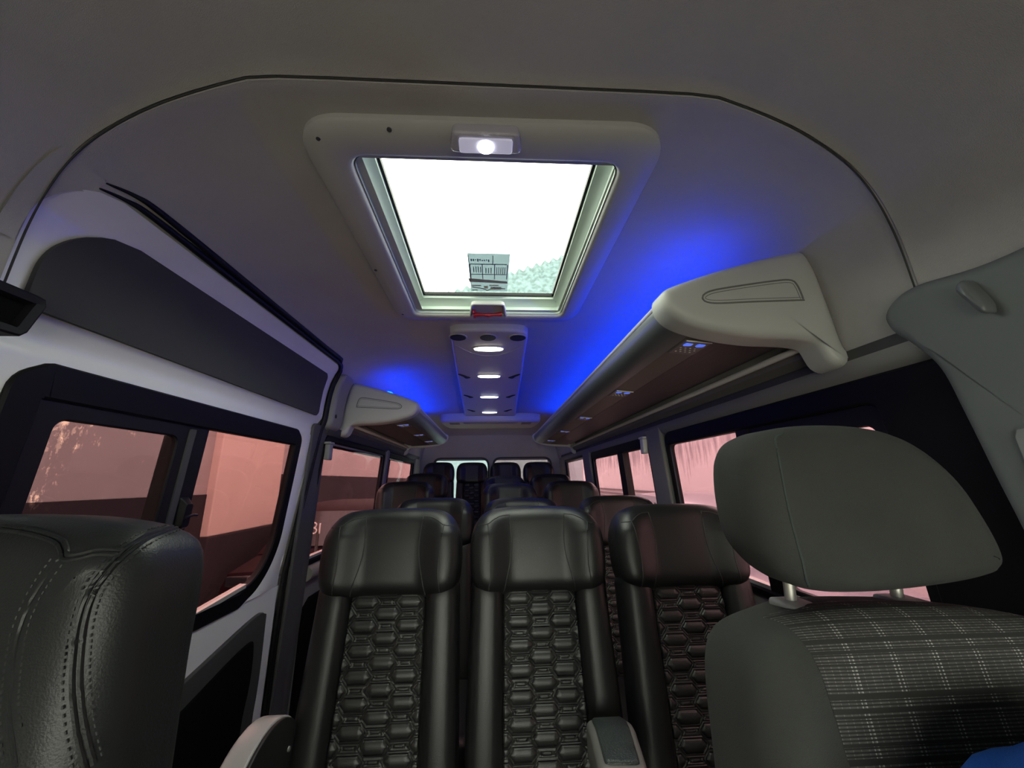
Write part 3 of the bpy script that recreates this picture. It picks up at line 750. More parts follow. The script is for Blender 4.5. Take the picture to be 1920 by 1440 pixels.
for k in range(5): bar(.020 + .007 * k, .0225 + .007 * k, 1.180, 1.224)
obj('print', mb.v, mb.f, INK, st, False)
mb = MB()
mb.add(*loft([[hp(x, y, .7085) for x, y in ((-.080, 1.255), (.060, 1.275), (.062, 1.290), (-.078, 1.280))], [hp(x, y, .7092) for x, y in ((-.080, 1.255), (.060, 1.275), (.062, 1.290), (-.078, 1.280))]], True, True))
for (x0, x1, y0, y1) in ((-.070, -.035, 1.305, 1.312), (-.005, .030, 1.303, 1.310), (-.070, -.05, 1.34, 1.347), (-.025, -.010, 1.312, 1.330), (.000, .040, 1.318, 1.338)):
    mb.box(x0, x1, y0 - 1, y1 - 1, zz, zz + .0008)
mb.tube([hp(-.07, 1.318, .7088), hp(-.03, 1.33, .7088), hp(-.012, 1.345, .7088)], .002, 6); mb.tube([hp(-.012, 1.345, .7088), hp(.01, 1.325, .7088), hp(.055, 1.33, .7088)], .002, 6)
obj('drawing', mb.v, mb.f, INK2, st, False)
# dome light over the front rim
dl = empty('dome_light', (-.009, .598, H + .618)); tag(dl, 'small clear dome light switched on at the front rim of the roof hatch', 'dome light')
o = resample(round_poly([(-.060, -.032), (.060, -.032), (.070, .014), (-.070, .014)], .012, 6), 60)
v, f = cushion(o, .022, .002, .007, lambda u, v_, w_: (u, v_, .014 - w_), crown=.002, rings=4); obj('housing', v, f, LENSC, dl)
o = resample(rrect(-.050, -.025, .050, .008, .006, 5), 48)
v, f = cushion(o, .004, .001, .003, lambda u, v_, w_: (u, v_, -.0095 - w_), rings=3); ln = obj('lens', v, f, mat('bright_lens', (.5, .48, .55), .2, emit=(.75, .72, .95), estr=.35), dl)
mb = MB(); mb.disc((0, -.009, -.0135), (0, 0, -1), .015, .003, 24, .001); obj('bulb', mb.v, mb.f, LAMPC, ln)
# red pull handle in its cup at the rear rim
rh = empty('emergency_handle', (-.008, 1.365, H + .63)); tag(rh, 'red emergency pull handle in a small recess at the rear edge of the roof hatch', 'handle')
o = resample(round_poly([(-.062, -.062), (.058, -.062), (.074, .070), (-.078, .070)], .018, 6), 60)
mp3 = lambda u, v_, w_: (u, v_, .014 - w_)
v, f = loft([[mp3(a, b, 0) for a, b in o], [mp3(a, b, .012) for a, b in o], [mp3(a, b, .015) for a, b in inset(o, .003)], [mp3(a, b, .014) for a, b in inset(o, .006)], [mp3(a, b, .004) for a, b in inset(o, .012)]], True, True)
obj('cup', v, f, HATCHP, rh)
mb = MB(); mb.tube([(-.054, .012, -.007), (-.020, .004, -.011), (0, .002, -.013), (.020, .003, -.011), (.050, .004, -.007)], [.010, .0055, .008, .0055, .010], 12)
mb.disc((0, .002, -.016), (0, 0, -1), .0065, .004, 16, .001); mb.box(-.060, -.050, -.012, .045, -.010, .004, .002)
obj('grip', mb.v, mb.f, RED, rh)

# ------------------------------------------------------------------ ceiling console with lamps and vents
cs = empty('ceiling_console', (-.01, 2.6, H + .63)); tag(cs, 'long grey ceiling console with air vents and a row of four lit lamps', 'ceiling console')
left = [(-.178, 1.56), (-.188, 1.7), (-.204, 2.1), (-.222, 2.7), (-.240, 3.3), (-.255, 3.75)]
right = [(-x - .008, y) for x, y in left[::-1]]
right = [(x, y) for x, y in right]
o = resample(smooth_closed([(-.178, 1.60), (-.190, 1.9), (-.205, 2.3), (-.225, 2.9), (-.245, 3.5), (-.245, 3.74), (-.10, 3.76), (.10, 3.76), (.235, 3.74), (.235, 3.5), (.212, 2.9), (.192, 2.3), (.176, 1.9), (.165, 1.60), (.145, 1.545), (.07, 1.530), (-.085, 1.530), (-.160, 1.545)], 6), 140)
ch = lambda x, y, z: (x + .01, y - 2.6, z - .63)
v, f = cushion(o, .034, .001, .014, lambda u, v_, w_: ch(u, v_, .651 - w_), rings=8, back=False)
body = obj('body', v, f, mat('console_plastic', (.5, .49, .49), .5, bump=.05, scale=900), cs)
CZ = .617
for x in (-.143, -.012, .120):
    mb = MB(); mb.disc(ch(x, 1.600, CZ + .001), (0, 0, -1), .040, .004, 28, .002); rg = obj('round_vent', mb.v, mb.f, HATCHP, cs)
    mb = MB(); mb.disc(ch(x, 1.600, CZ - .002), (0, 0, -1), .035, .0035, 28, .001); obj('vent_mesh', mb.v, mb.f, DISC, rg)
for y in (2.249, 2.82, 3.42):
    for sg in (-1, 1):
        x = -.008 + sg * (.150 + .012 * (y - 2.25))
        wing = [(x - sg * .034, y + .035), (x - sg * .006, y + .050), (x + sg * .008, y + .01), (x + sg * .036, y - .045), (x + sg * .012, y - .035), (x - sg * .018, y + .01)]
        oo = resample(smooth_closed(wing, 4), 30)
        v, f = cushion(oo, .005, .0005, .002, lambda u, v_, w_: ch(u, v_, CZ + .001 - w_), rings=2); obj('side_vent', v, f, DISC, cs)
for k, (y, m_) in enumerate(((1.745, LAMP), (2.24, LAMP), (2.83, LAMPC), (3.50, LAMPC))):
    hw, hh = (.069, .026) if k == 0 else (.066, .024)
    oo = [(-.010 + hw * 1.12 * math.copysign(abs(math.cos(a)) ** .8, math.cos(a)), y + (hh * 1.25) * math.sin(a)) for a in [2 * math.pi * i / 36 for i in range(36)]]
    v, f = cushion(oo, .005, .0005, .002, lambda u, v_, w_: ch(u, v_, CZ + .001 - w_), rings=2); lr = obj('lamp_rim', v, f, HATCHP, cs)
    oo = [(-.010 + hw * math.copysign(abs(math.cos(a)) ** .8, math.cos(a)), y + hh * math.sin(a)) for a in [2 * math.pi * i / 36 for i in range(36)]]
    v, f = cushion(oo, .008, .0005, .004, lambda u, v_, w_: ch(u, v_, CZ - .001 - w_), rings=3, crown=.002); obj('lamp_lens', v, f, m_, lr)
mb = MB(); mb.tube([ch(x, 1.86 - .55 * (x + .008) ** 2 / .03 * .35, CZ - .0005) for x in [-.165 + .0157 * k for k in range(21)]], .0012, 6); obj('panel_seam', mb.v, mb.f, HATCHP, cs)

# rear air outlet
ac = empty('rear_air_unit', (0, 4.0, H + .60)); tag(ac, 'wide grey air conditioning outlet at the rear end of the ceiling', 'air conditioner')
o = resample(smooth_closed([(-.50, 3.82), (-.44, 3.76), (-.25, 3.735), (0, 3.73), (.25, 3.735), (.44, 3.76), (.50, 3.82), (.48, 4.15), (.40, 4.25), (0, 4.28), (-.40, 4.25), (-.48, 4.15)], 6), 96)
v, f = cushion(o, .085, .001, .035, lambda u, v_, w_: (u, v_ - 4.0, .048 - w_), rings=4, back=False)
obj('housing', v, f, HATCHP, ac)
mb = MB()
for k in range(5): mb.box(-.27, .27, -.225 + k * .030, -.207 + k * .030, -.040 + .001 * k, -.032, .002)
obj('louvre', mb.v, mb.f, LTG, ac)
for sg in (-1, 1):
    mb = MB()
    for k in range(3): mb.box(sg * .36 - .05, sg * .36 + .05, -.20 + k * .05, -.175 + k * .05, -.038, -.030, .002)
    obj('side_louvre', mb.v, mb.f, DISC, ac)

# ------------------------------------------------------------------ leather passenger seats
REC = math.radians(11)
def rec(p, pivot=(0, 0, .50), a=None):
    a = REC if a is None else a
    y, z = p[1] - pivot[1], p[2] - pivot[2]
    if z < 0: return (p[0], p[1], p[2])
    return (p[0], pivot[1] + y * math.cos(a) + z * math.sin(a), pivot[2] - y * math.sin(a) + z * math.cos(a))
def hexd(u, v):
    """signed distance outside the nearest flat hexagonal pad (negative inside)"""
    P_, Q_ = .0575, .0268
    best = 9
    i = round(u / P_)
    for ii in (i - 1, i, i + 1):
        off = Q_ if ii % 2 else 0
        j = round((v - off) / (2 * Q_))
        for jj in (j - 1, j, j + 1):
            du = abs(u - ii * P_); dv = abs(v - off - jj * 2 * Q_)
            best = min(best, max(dv - .0128, (du - .0325 + .85 * dv) / 1.31))
    return best
def quilt(g):
    k = lambda c, wd: math.exp(-((g - c) / wd) ** 2)
    if g < 0: h = .0015 + .0042 * math.sqrt(min(1, -g / .010))
    else: h = .0020
    return h - .0032 * k(.0006, .0010) - .0028 * k(.0056, .0011) - .0026 * k(.0105, .0012)
def make_seat(name, top=1.175, wscale=1.0):
    s = empty(name)
    W = wscale
    fy = -.075                       # front face before recline
    def mpf(u, v, w_): return rec((u * W, -w_, v))
    zb = top - .215
    def head_w(u, v, q):
        if q > .05:
            a = min(1, max(0, (abs(u) - .07) / .07)); q += .020 * a * a * (3 - 2 * a) * min(1, max(0, (top - .02 - v) / .06)) - .008 * (1 - a)
        return q
    ho = [(-.150, zb - .012), (-.178, zb + .008), (-.188, zb + .05), (-.189, zb + .11), (-.180, top - .058), (-.152, top - .020), (-.10, top - .004), (0, top), (.10, top - .004), (.152, top - .020), (.180, top - .058), (.189, zb + .11), (.188, zb + .05), (.178, zb + .008), (.150, zb - .012), (.10, zb - .018), (0, zb - .018), (-.10, zb - .018)]
    o = resample(smooth_closed(ho, 6), 96)
    v, f = cushion(o, .115, .035, .042, mpf, wfn=head_w, rings=12, crown=.002)
    hd = obj('headrest', v, f, LEATH, s)
    def seam(pts, nm='seam', r=.0016, host=hd, off=0.0):
        P = on_surface(host, [mpf(u, v_, .35) for u, v_ in smooth_open(pts, 6)], rec((0, 1, 5)) and Vector((0, math.cos(REC), -math.sin(REC))), off)
        if len(P) > 3:
            mb = MB(); mb.tube(P, r, 6); return obj(nm, mb.v, mb.f, SEAM, host)
    for sg in (-1, 1):
        seam([(sg * .098, zb - .012), (sg * .090, zb + .02), (sg * .078, zb + .07), (sg * .074, zb + .12), (sg * .080, top - .028)])
        seam([(sg * .138, zb - .005), (sg * .132, zb + .05), (sg * .136, zb + .12), (sg * .142, top - .052)])
        seam([(sg * .080, top - .028), (sg * .105, top - .032), (sg * .125, top - .042), (sg * .142, top - .054), (sg * .168, top - .056)])
    # bolsters
    for sg in (-1, 1):
        L = []
        for k in range(41):
            t = k / 40; z = .45 + (zb + .016 - .45) * t
            e = min(1, (t / .05)) ** .5 if t < .05 else (max(.02, 1 - ((t - .955) / .045) ** 2) ** .5 if t > .955 else 1)
            xi, xo = .096 + .008 * (1 - t), .186 + .014 * (1 - t)
            c, hw = (xi + xo) / 2, (xo - xi) / 2 * (.6 + .4 * e)
            ring = []
            for q in range(28):
                th = 2 * math.pi * q / 28; cx, sx = math.cos(th), math.sin(th)
                px = math.copysign(abs(cx) ** .75, cx) * hw; pd = .055 + math.copysign(abs(sx) ** .75, sx) * .062 * (.5 + .5 * e)
                ring.append(mpf(sg * (c + px), z + (.010 * (px / hw) if t > .9 else 0), pd))
            L.append(ring)
        v, f = loft(L, True, True)
        obj('bolster', v, f, LEATH, s)
    # quilted centre panel
    def qf(a, b):
        z = .47 + (zb - .008 - .47) * b; hw = .112 - .012 * b; u = (a - .5) * 2 * hw
        d = hexd(u, z - zb)
        e = min(1, (1 - abs(2 * a - 1)) / .06)
        return rec((u * W, -(.088 + quilt(d) * e - .010 * (1 - e)), z))
    v, f = grid(qf, 110, 230)
    obj('quilted_panel', v, f, LEATH2, s)
    # back shell
    o = resample(rrect(-.172, .42, .172, top - .04, .06, 6), 70)
    v, f = cushion(o, .075, .02, .01, lambda u, v_, w_: rec((u * W, .012 - w_, v_)), rings=3); obj('back_shell', v, f, SHELL, s)
    # seat cushion
    o = resample(rrect(-.200 * 1, -.50, .200, -.03, .06, 6), 80)
    v, f = cushion(o, .13, .02, .04, lambda u, v_, w_: (u * W, v_, .35 + w_), rings=6, crown=.006); obj('seat_cushion', v, f, LEATH, s)
    mb = MB(); mb.box(-.18 * W, .18 * W, -.44, -.06, .30, .352, .01); obj('seat_frame', mb.v, mb.f, SHELL, s)
    for sg in (-1, 1):
        mb = MB(); mb.tube([(sg * .15 * W, -.38, .31), (sg * .15 * W, -.36, .02), (sg * .15 * W, -.33, .012)], .014, 8); mb.tube([(sg * .15 * W, -.36, .05), (sg * .15 * W, -.10, .28)], .010, 8); mb.tube([(sg * .15 * W, -.10, .31), (sg * .15 * W, -.10, .012)], .014, 8); mb.box(sg * .15 * W - .02, sg * .15 * W + .02, -.40, -.06, 0, .014, .003)
        obj('leg', mb.v, mb.f, SHELL, s)
    return s
proto = make_seat('passenger_seat')
G = 'black quilted leather passenger seats'
# head front face stands .115 ahead of the pivot column; the recline throws the top back by ~.13
seats = [
    (-.272, 1.17, 0, 1, 'black quilted leather seat at the left of the front row, beside the sliding door'),
    (.133, 1.17, 0, 1, 'black quilted leather seat in the middle of the front row of three'),
    (.545, 1.17, 0, 1, 'black quilted leather seat at the right of the front row, partly behind the grey headrest'),
    (-.268, 1.93, 0, 1, 'black leather seat of the second row, peeking over the left front-row seat'),
    (.150, 1.93, -.006, 1, 'black leather second-row seat, only its top edge visible behind the middle front-row seat'),
    (.600, 1.87, 0, 1, 'black leather seat of the second row at the right, beside the right window wall'),
    (-.568, 2.70, .08, 1, 'black leather third-row seat at the far left, pink light on its headrest'),
    (.127, 2.70, .06, 1, 'black leather seat of the third row just right of the aisle'),
    (.550, 2.70, .07, 1, 'black leather seat of the third row beside the right wall'),
    (-.555, 3.45, .15, .98, 'black leather fourth-row seat at the left, in front of the leftmost rear seat'),
    (.117, 3.45, .12, .98, 'black leather seat of the fourth row just right of the aisle'),
    (.525, 3.45, .13, .98, 'black leather seat of the fourth row beside the right wall'),
    (-.540, 4.15, .275, .85, 'leftmost of the four dark seats in the rear row'),
    (-.195, 4.15, .270, .86, 'second seat from the left in the dark rear row'),
    (.155, 4.15, .268, .86, 'third seat from the left in the dark rear row'),
    (.505, 4.15, .268, .86, 'rightmost of the four dark seats in the rear row'),
]
seat_objs = []
for i, (x, y, z, ws, lab) in enumerate(seats):
    s = proto if i == 0 else copy_tree(proto)
    s.location = (x, y - .02, z); s.scale = (ws, 1, 1)
    if z > .2:
        s.scale = (ws, 1, 1)
    tag(s, lab, 'seat', G); seat_objs.append(s)
# leg plinths follow from the stepped floor; armrests of two front-row seats
a1 = seat_objs[0]
def arc_arm(parent):
    px_, py_, pz_ = parent.location
    # curved side arm: half-round profile in the YZ plane seen edge-on, pale rim and dark flank
    c = (-.45, .975, H - .62)
    mp = lambda a, b, w_: (c[0] + w_ - px_, c[1] + a - py_, c[2] + b - pz_)
    o = []
    for k in range(25):
        t = math.radians(-30 + 240 * k / 24)
        o.append((.125 * math.cos(t) * 1.15, .135 * math.sin(t)))
    o = resample(o, 60)
    v, f = cushion(o, .050, .008, .004, lambda u, v_, w_: mp(u, v_, -.055 + w_), rings=3)
    arm = obj('armrest', v, f, mat('armrest_grey_plastic', (.42, .40, .40), .28), parent)
    v, f = cushion(inset(o, .004), .010, .001, .003, lambda u, v_, w_: mp(u, v_, -.008 + w_), rings=3); obj('armrest_flank', v, f, SHELL, arm)
    mb = MB(); mb.disc(mp(-.02, .015, .001), (1, 0, 0), .014, .006, 16, .002); mb.disc(mp(.075, .05, .001), (1, 0, 0), .005, .004, 12); obj('bolt', mb.v, mb.f, LTG, arm)
arc_arm(a1)
a2 = seat_objs[1]
def pad_arm(parent):
    px_, py_, pz_ = parent.location
    mp = lambda x, y, z: (x - px_, y - py_, H + z - pz_)
    o = resample(round_poly([(.196, .835), (.286, .828), (.312, .99), (.306, 1.03), (.215, 1.03)], .026, 6), 70)
    v, f = cushion([(a, b) for a, b in o], .075, .01, .012, lambda u, v_, w_: mp(u, v_, -.585 + w_ - .25 * max(0, v_ - .95)), rings=4)
    arm = obj('armrest', v, f, mat('armrest_rim_plastic', (.17, .165, .155), .5), parent)
    v, f = cushion(inset(o, .013), .012, .001, .006, lambda u, v_, w_: mp(u, v_, -.516 + w_ - .25 * max(0, v_ - .95)), rings=4, crown=.004); obj('armrest_pad', v, f, mat('armrest_pad_leather', (.045, .055, .055), .3, bump=.6, scale=350), arm)
pad_arm(a2)

# ------------------------------------------------------------------ near front passenger seat (left)
ps = empty('front_passenger_seat', (-.547, .45, 0)); tag(ps, 'large black leather front seat with double stitched seams, close at the lower left', 'seat')
def pmap(u, v_, w_):
    a = math.radians(6); y, z = -w_, v_ - (H - .5)
    return (u, .055 + y * math.cos(a) + z * math.sin(a), (H - .5) + z * math.cos(a) - y * math.sin(a))
T = H - .034
o = resample(smooth_closed([(-.22, T - .06), (-.19, T - .018), (-.11, T - .004), (0, T), (.11, T - .004), (.185, T - .022), (.208, T - .06), (.214, T - .15), (.226, T - .28), (.235, T - .42), (.225, T - .62), (0, T - .66), (-.225, T - .62), (-.235, T - .42), (-.226, T - .28), (-.222, T - .15)], 8), 140)
def pw(u, v_, q):
    if q > .09:
        a = min(1, max(0, (abs(u) - .05) / .10)); q += .012 * a * a - .008
    return q
v, f = cushion(o, .135, .05, .045, pmap, rings=12, crown=.0, wfn=pw, seg=9)
pb = obj('backrest', v, f, LEATHF, ps)
dirv = Vector((0, 1, 0))
def seen(host, root, pts):
    """points of a surface met by sight lines through the photograph's pixels"""
    me = host.data; bvh = BVHTree.FromPolygons([v.co for v in me.vertices], [tuple(p.vertices) for p in me.polygons])
    o_ = Vector((0, 0, H)) - Vector(root.location); out = []
    R_ = cam.matrix_world.to_3x3()
    for a, b in pts:
        d = (R_ @ Vector((a - 960, 720 - b, -721))).normalized()
        h = bvh.ray_cast(o_, d)
        if h[0] is not None: out.append((h[0], h[1]))
    return out
def pseam(pix, gap=.0024, r=.0022, st=True):
    P = seen(pb, ps, smooth_open(pix, 16))
    if len(P) < 4: print('seam missed'); return
    sides = []
    for i, (p, n) in enumerate(P):
        t = (P[min(i + 1, len(P) - 1)][0] - P[max(i - 1, 0)][0]).normalized(); n = n if n.y < 0 or abs(n.x) > .3 else -n
        sides.append((p, t, t.cross(n).normalized(), n))
    mb = MB()
    for k in (-1, 1): mb.tube([p + s_ * gap * k for p, t, s_, n in sides], r, 6)
    obj('seam', mb.v, mb.f, LEATHF, pb)
    if st:
        mb = MB()
        for k in (-1, 1):
            acc = 0
            for i in range(1, len(sides)):
                acc += (sides[i][0] - sides[i - 1][0]).length
                if acc > .0048:
                    acc = 0; p, t, s_, n = sides[i]; q = p + s_ * .0080 * k
                    mb.tube([q - t * .0014, q + t * .0014], .0009, 5)
        tag(obj('stitching', mb.v, mb.f, SEAM, pb), kind='stuff')
pseam([(372, 985), (330, 988), (280, 1005), (235, 1035), (200, 1070), (172, 1110), (155, 1160), (146, 1220), (143, 1290), (152, 1370), (168, 1439)])
pseam([(2, 990), (50, 996), (90, 1006), (112, 1016), (120, 1030), (124, 1045), (150, 1042), (185, 1034), (228, 1036)], st=False)
pseam([(112, 1045), (80, 1090), (52, 1140), (33, 1200), (22, 1270), (18, 1340), (30, 1439)], gap=.0005, r=.0014)
o = resample(rrect(-.235, -.44, .235, .10, .06, 6), 80)
v, f = cushion(o, .14, .02, .04, lambda u, v_, w_: (u, v_, .42 + w_), rings=5, crown=.006); obj('seat_cushion', v, f, LEATH, ps)
mb = MB(); mb.box(-.20, .20, -.40, .08, .0, .425, .02); obj('seat_base', mb.v, mb.f, SHELL, ps)

# ------------------------------------------------------------------ driver's seat, grey cloth (right, near)
ds = empty('driver_seat', (.45, .50, 0)); tag(ds, 'grey cloth driver seat with a checked centre panel and separate headrest, at the lower right', 'seat')
DM = lambda yb: (lambda u, v_, w_: (u - .45, yb - w_ - .50, H + v_))
hr = smooth_closed([(.312, -.090), (.300, -.060), (.298, -.010), (.306, .030), (.330, .052), (.38, .062), (.45, .062), (.51, .048), (.555, .010), (.580, -.040), (.592, -.085), (.585, -.108), (.56, -.117), (.50, -.124), (.42, -.128), (.35, -.122)], 6)
o = resample(hr, 110)
v, f = cushion(o, .115, .045, .030, DM(.55), rings=8, crown=.006, wfn=lambda u, v_, q: q - .05 * max(0, v_ + .02) * (1 if q > .06 else 0))
hd = obj('headrest', v, f, FABR, ds)
hseam = [p for p in smooth_open([(.355, .20, .052), (.338, .20, .040), (.333, .20, 0), (.334, .20, -.05), (.342, .20, -.10), (.352, .20, -.118)], 8)]
P = on_surface(hd, [(u - .45, y - .5, H + z) for u, y, z in hseam], (0, 1, 0)); mb = MB(); mb.tube(P, .0014, 6); obj('seam', mb.v, mb.f, mat('grey_green_thread', (.045, .06, .055), .9), hd)
for x in (.367, .505):
    mb = MB(); mb.tube([(x - .45, .0, H - .11), (x - .45, .005, H - .20)], .0065, 12); ptt = obj('headrest_post', mb.v, mb.f, CHROME, ds)
    mb = MB(); mb.box(x - .45 - .019, x - .45 + .019, -.027, .018, H - .1565, H - .1455, .004); obj('post_sleeve', mb.v, mb.f, LTG, ptt)
# backrest in cloth
def dmap(u, v_, w_):
    a = math.radians(7); y, z = -w_, v_ + .45
    return (u - .45, .055 + y * math.cos(a) + z * math.sin(a) - .035, H - .455 + z * math.cos(a) - y * math.sin(a))
bo = smooth_closed([(.252, -.30), (.256, -.24), (.264, -.198), (.284, -.172), (.33, -.156), (.38, -.147), (.46, -.147), (.55, -.153), (.62, -.170), (.668, -.205), (.690, -.26), (.70, -.34), (.71, -.60), (.69, -.70), (.45, -.73), (.25, -.70), (.235, -.60), (.245, -.40)], 7)
o = resample(bo, 130)
def dw(u, v_, q):
    if q > .07:
        a = min(1, max(0, (abs(u - .45) - .09) / .10)); q += .020 * a * a * (3 - 2 * a)
    return q
v, f = cushion(o, .13, .035, .045, dmap, rings=12, wfn=dw, seg=8)
db = obj('backrest', v, f, FABR, ds)
# checked panel laid on the backrest
PL = bpy.data.materials.new('checked_fabric'); PL.use_nodes = True; nt = PL.node_tree; b = nt.nodes['Principled BSDF']; b.inputs['Roughness'].default_value = .9
tc = nt.nodes.new('ShaderNodeTexCoord'); sp = nt.nodes.new('ShaderNodeSeparateXYZ'); nt.links.new(tc.outputs['Object'], sp.inputs[0])
def mth(op, a, b_=None, c=None):
    n = nt.nodes.new('ShaderNodeMath'); n.operation = op
    for i, q in enumerate((a, b_, c)):
        if q is None: continue
        if isinstance(q, (int, float)): n.inputs[i].default_value = q
        else: nt.links.new(q, n.inputs[i])
    return n.outputs[0]
X, Z0 = sp.outputs['X'], sp.outputs['Z']
Z = mth('ADD', mth('MULTIPLY', Z0, .83), mth('MULTIPLY', sp.outputs['Y'], .55))   # along the slope of the cushion
def stripes(c, per, duty): return mth('LESS_THAN', mth('FRACT', mth('MULTIPLY', c, 1 / per)), duty)
fine = stripes(Z, .0026, .5)                             # fine weft lines
b1 = mth('LESS_THAN', mth('FRACT', mth('MULTIPLY', Z, 1 / .043)), .09)
b2 = mth('LESS_THAN', mth('FRACT', mth('ADD', mth('MULTIPLY', Z, 1 / .043), .22)), .07)
b3 = mth('LESS_THAN', mth('FRACT', mth('MULTIPLY', Z, 1 / .0187)), .08)
gap = mth('MAXIMUM', b1, mth('MAXIMUM', b2, b3))
keep = mth('SUBTRACT', 1.0, gap)
nz = nt.nodes.new('ShaderNodeTexNoise'); nz.inputs['Scale'].default_value = 500; mp_ = nt.nodes.new('ShaderNodeMapping'); mp_.inputs['Scale'].default_value = (.25, .25, 1)
nt.links.new(tc.outputs['Object'], mp_.inputs[0]); nt.links.new(mp_.outputs[0], nz.inputs['Vector'])
v1 = stripes(X, .045, .035); v2 = stripes(mth('ADD', X, .004), .045, .03); v3 = stripes(X, .0083, .12)
vert = mth('MAXIMUM', v1, v2)
base = mth('MULTIPLY', mth('MULTIPLY', fine, keep), mth('MULTIPLY', nz.outputs['Fac'], .11))
hi = mth('MULTIPLY', mth('MULTIPLY', vert, mth('MULTIPLY', fine, keep)), .26)
hi2 = mth('MULTIPLY', mth('MULTIPLY', v3, mth('MULTIPLY', fine, keep)), .07)
tot = mth('ADD', mth('ADD', base, hi), mth('ADD', hi2, .022))
cb = nt.nodes.new('ShaderNodeCombineXYZ')
nt.links.new(tot, cb.inputs[0]); nt.links.new(tot, cb.inputs[1]); nt.links.new(mth('MULTIPLY', tot, .95), cb.inputs[2])
nt.links.new(cb.outputs[0], b.inputs['Base Color'])
def prj(u, z):
    P = on_surface(db, [(u - .45, -.6, H + z)], (0, 1, 0))
    return P[0] if P else None
nu, nv = 50, 60; V = []; F = []
bvh = BVHTree.FromPolygons([v.co for v in db.data.vertices], [tuple(p.vertices) for p in db.data.polygons])
dn = Vector((0, math.cos(math.radians(38)), -math.sin(math.radians(38)))); upv = Vector((0, dn.z * -1, dn.y))
org = Vector((0, -.02, H - .15))
lastp = None
for j in range(nv + 1):
    t = j / nv; sdist = .012 - .34 * t
    for i in range(nu + 1):
        ul = .316 + .012 * min(1, t / .45) - .014 * max(0, t - .4); ur = .640
        u = ul + (ur - ul) * i / nu
        p = Vector((u - .45, 0, 0)) + org + upv * (sdist - .018 * ((u - .47) / .17) ** 2 * (1 - t)) - dn * .6
        h = bvh.ray_cast(p, dn)
        e = min(i, nu - i, j, 5) / 5
        hp0 = h[0] if h[0] else (V[-(nu + 1)] if len(V) > nu else p + dn * .6)
        q = Vector(hp0) - (dn * (.0008 + .0035 * math.sin(math.pi / 2 * e)) if h[0] else Vector((0, 0, .006)))
        V.append(tuple(q))
for j in range(nv):
    for i in range(nu): F.append((j * (nu + 1) + i, j * (nu + 1) + i + 1, (j + 1) * (nu + 1) + i + 1, (j + 1) * (nu + 1) + i))
obj('checked_panel', V, F, PL, ds)
sidep = [(.262, -.10, -.163), (.246, -.10, -.185), (.242, -.10, -.22), (.248, -.10, -.30), (.258, -.10, -.40), (.262, -.10, -.55)]
P = on_surface(db, [(u - .45, -.4, H + z) for u, _, z in smooth_open(sidep, 8)], (0, 1, 0)); mb = MB(); mb.tube(P, .0012, 6); obj('seam', mb.v, mb.f, SEAM, db)
o = resample(rrect(-.25, -.46, .25, .06, .07, 6), 80)
v, f = cushion(o, .15, .02, .045, lambda u, v_, w_: (u, v_, .42 + w_), rings=5, crown=.006); obj('seat_cushion', v, f, FABR, ds)
mb = MB(); mb.box(-.21, .21, -.40, .06, .0, .425, .02); obj('seat_base', mb.v, mb.f, SHELL, ds)

# blue garment heaped on the driver's seat
def blob(a, b):
    th = 2 * math.pi * a; ph = math.pi * (b - .5)
    d = Vector((math.cos(th) * math.cos(ph), math.sin(th) * math.cos(ph), math.sin(ph)))
    n = noise.noise(d * 1.6 + Vector((3, 1, 2))) * .16 + noise.noise(d * 4.2) * .05
    r = 1 + n
    return (.475 + .21 * d.x * r, .315 + .085 * d.y * r, max(.590, .815 + .262 * d.z * r))
v, f = grid(blob, 64, 40)
tag(obj('blue_jacket', v, f, BLUEC), 'bright blue cloth garment at the bottom right corner in front of the checked seat', 'jacket')

# white belt clips on the pillars, at the rear ends of the first windows
for sg, y, z, lab in ((1, 1.965, .17, 'small white plastic clip on the pillar between the right windows'), (-1, 1.95, .155, 'small pale plastic clip on the pillar behind the white sliding door')):
    e = empty('belt_clip', (sg * (xw(z) - .03), y, H + z)); tag(e, lab, 'clip')
    mb = MB(); mb.box(-.012, .012, -.022, .022, -.045, .030, .005); obj('body', mb.v, mb.f, WHT if sg > 0 else LTG, e)
    mb = MB(); mb.box(-.016, .016, -.028, .028, .030, .042, .004); obj('cap', mb.v, mb.f, WHT if sg > 0 else LTG, e)

# ------------------------------------------------------------------ outside
GZ = -.55
mb = MB(); mb.box(-9, 9, -9, 18, GZ - .1, GZ); struct(mb.build('trim_20', GROUND, smooth=False))
def side_wall_out(name, x, y0, y1, ztop, zdado, upper, lower, lab):
    w_ = empty(name, (x, (y0 + y1) / 2, GZ)); tag(w_, lab, 'wall')
    L = y1 - y0
    mb = MB(); mb.box(-.1, .1, -L / 2, L / 2, (zdado - GZ), ztop - GZ); obj('upper_wall', mb.v, mb.f, upper, w_, False)
    mb = MB(); mb.box(-.11, .11, -L / 2, L / 2, 0, zdado - GZ); obj('painted_dado', mb.v, mb.f, lower, w_, False)
    return w_
side_wall_out('boundary_wall', -4.0, 1.0, 6.0, H + 2.2, H - .125, PCONC, PDADO, 'tall plastered wall with a dark lower band, outside the sliding door window')
side_wall_out('boundary_wall', -4.03, 6.0, 24.0, H + 2.2, H + .18, PCONC, PDADO, 'plastered wall with a higher dark band, outside the left rear windows')
side_wall_out('boundary_wall', -4.06, -4.0, 1.0, H + 2.2, H - .125, PCONC, PDADO, 'plastered wall with a dark lower band, outside left of the front seats')
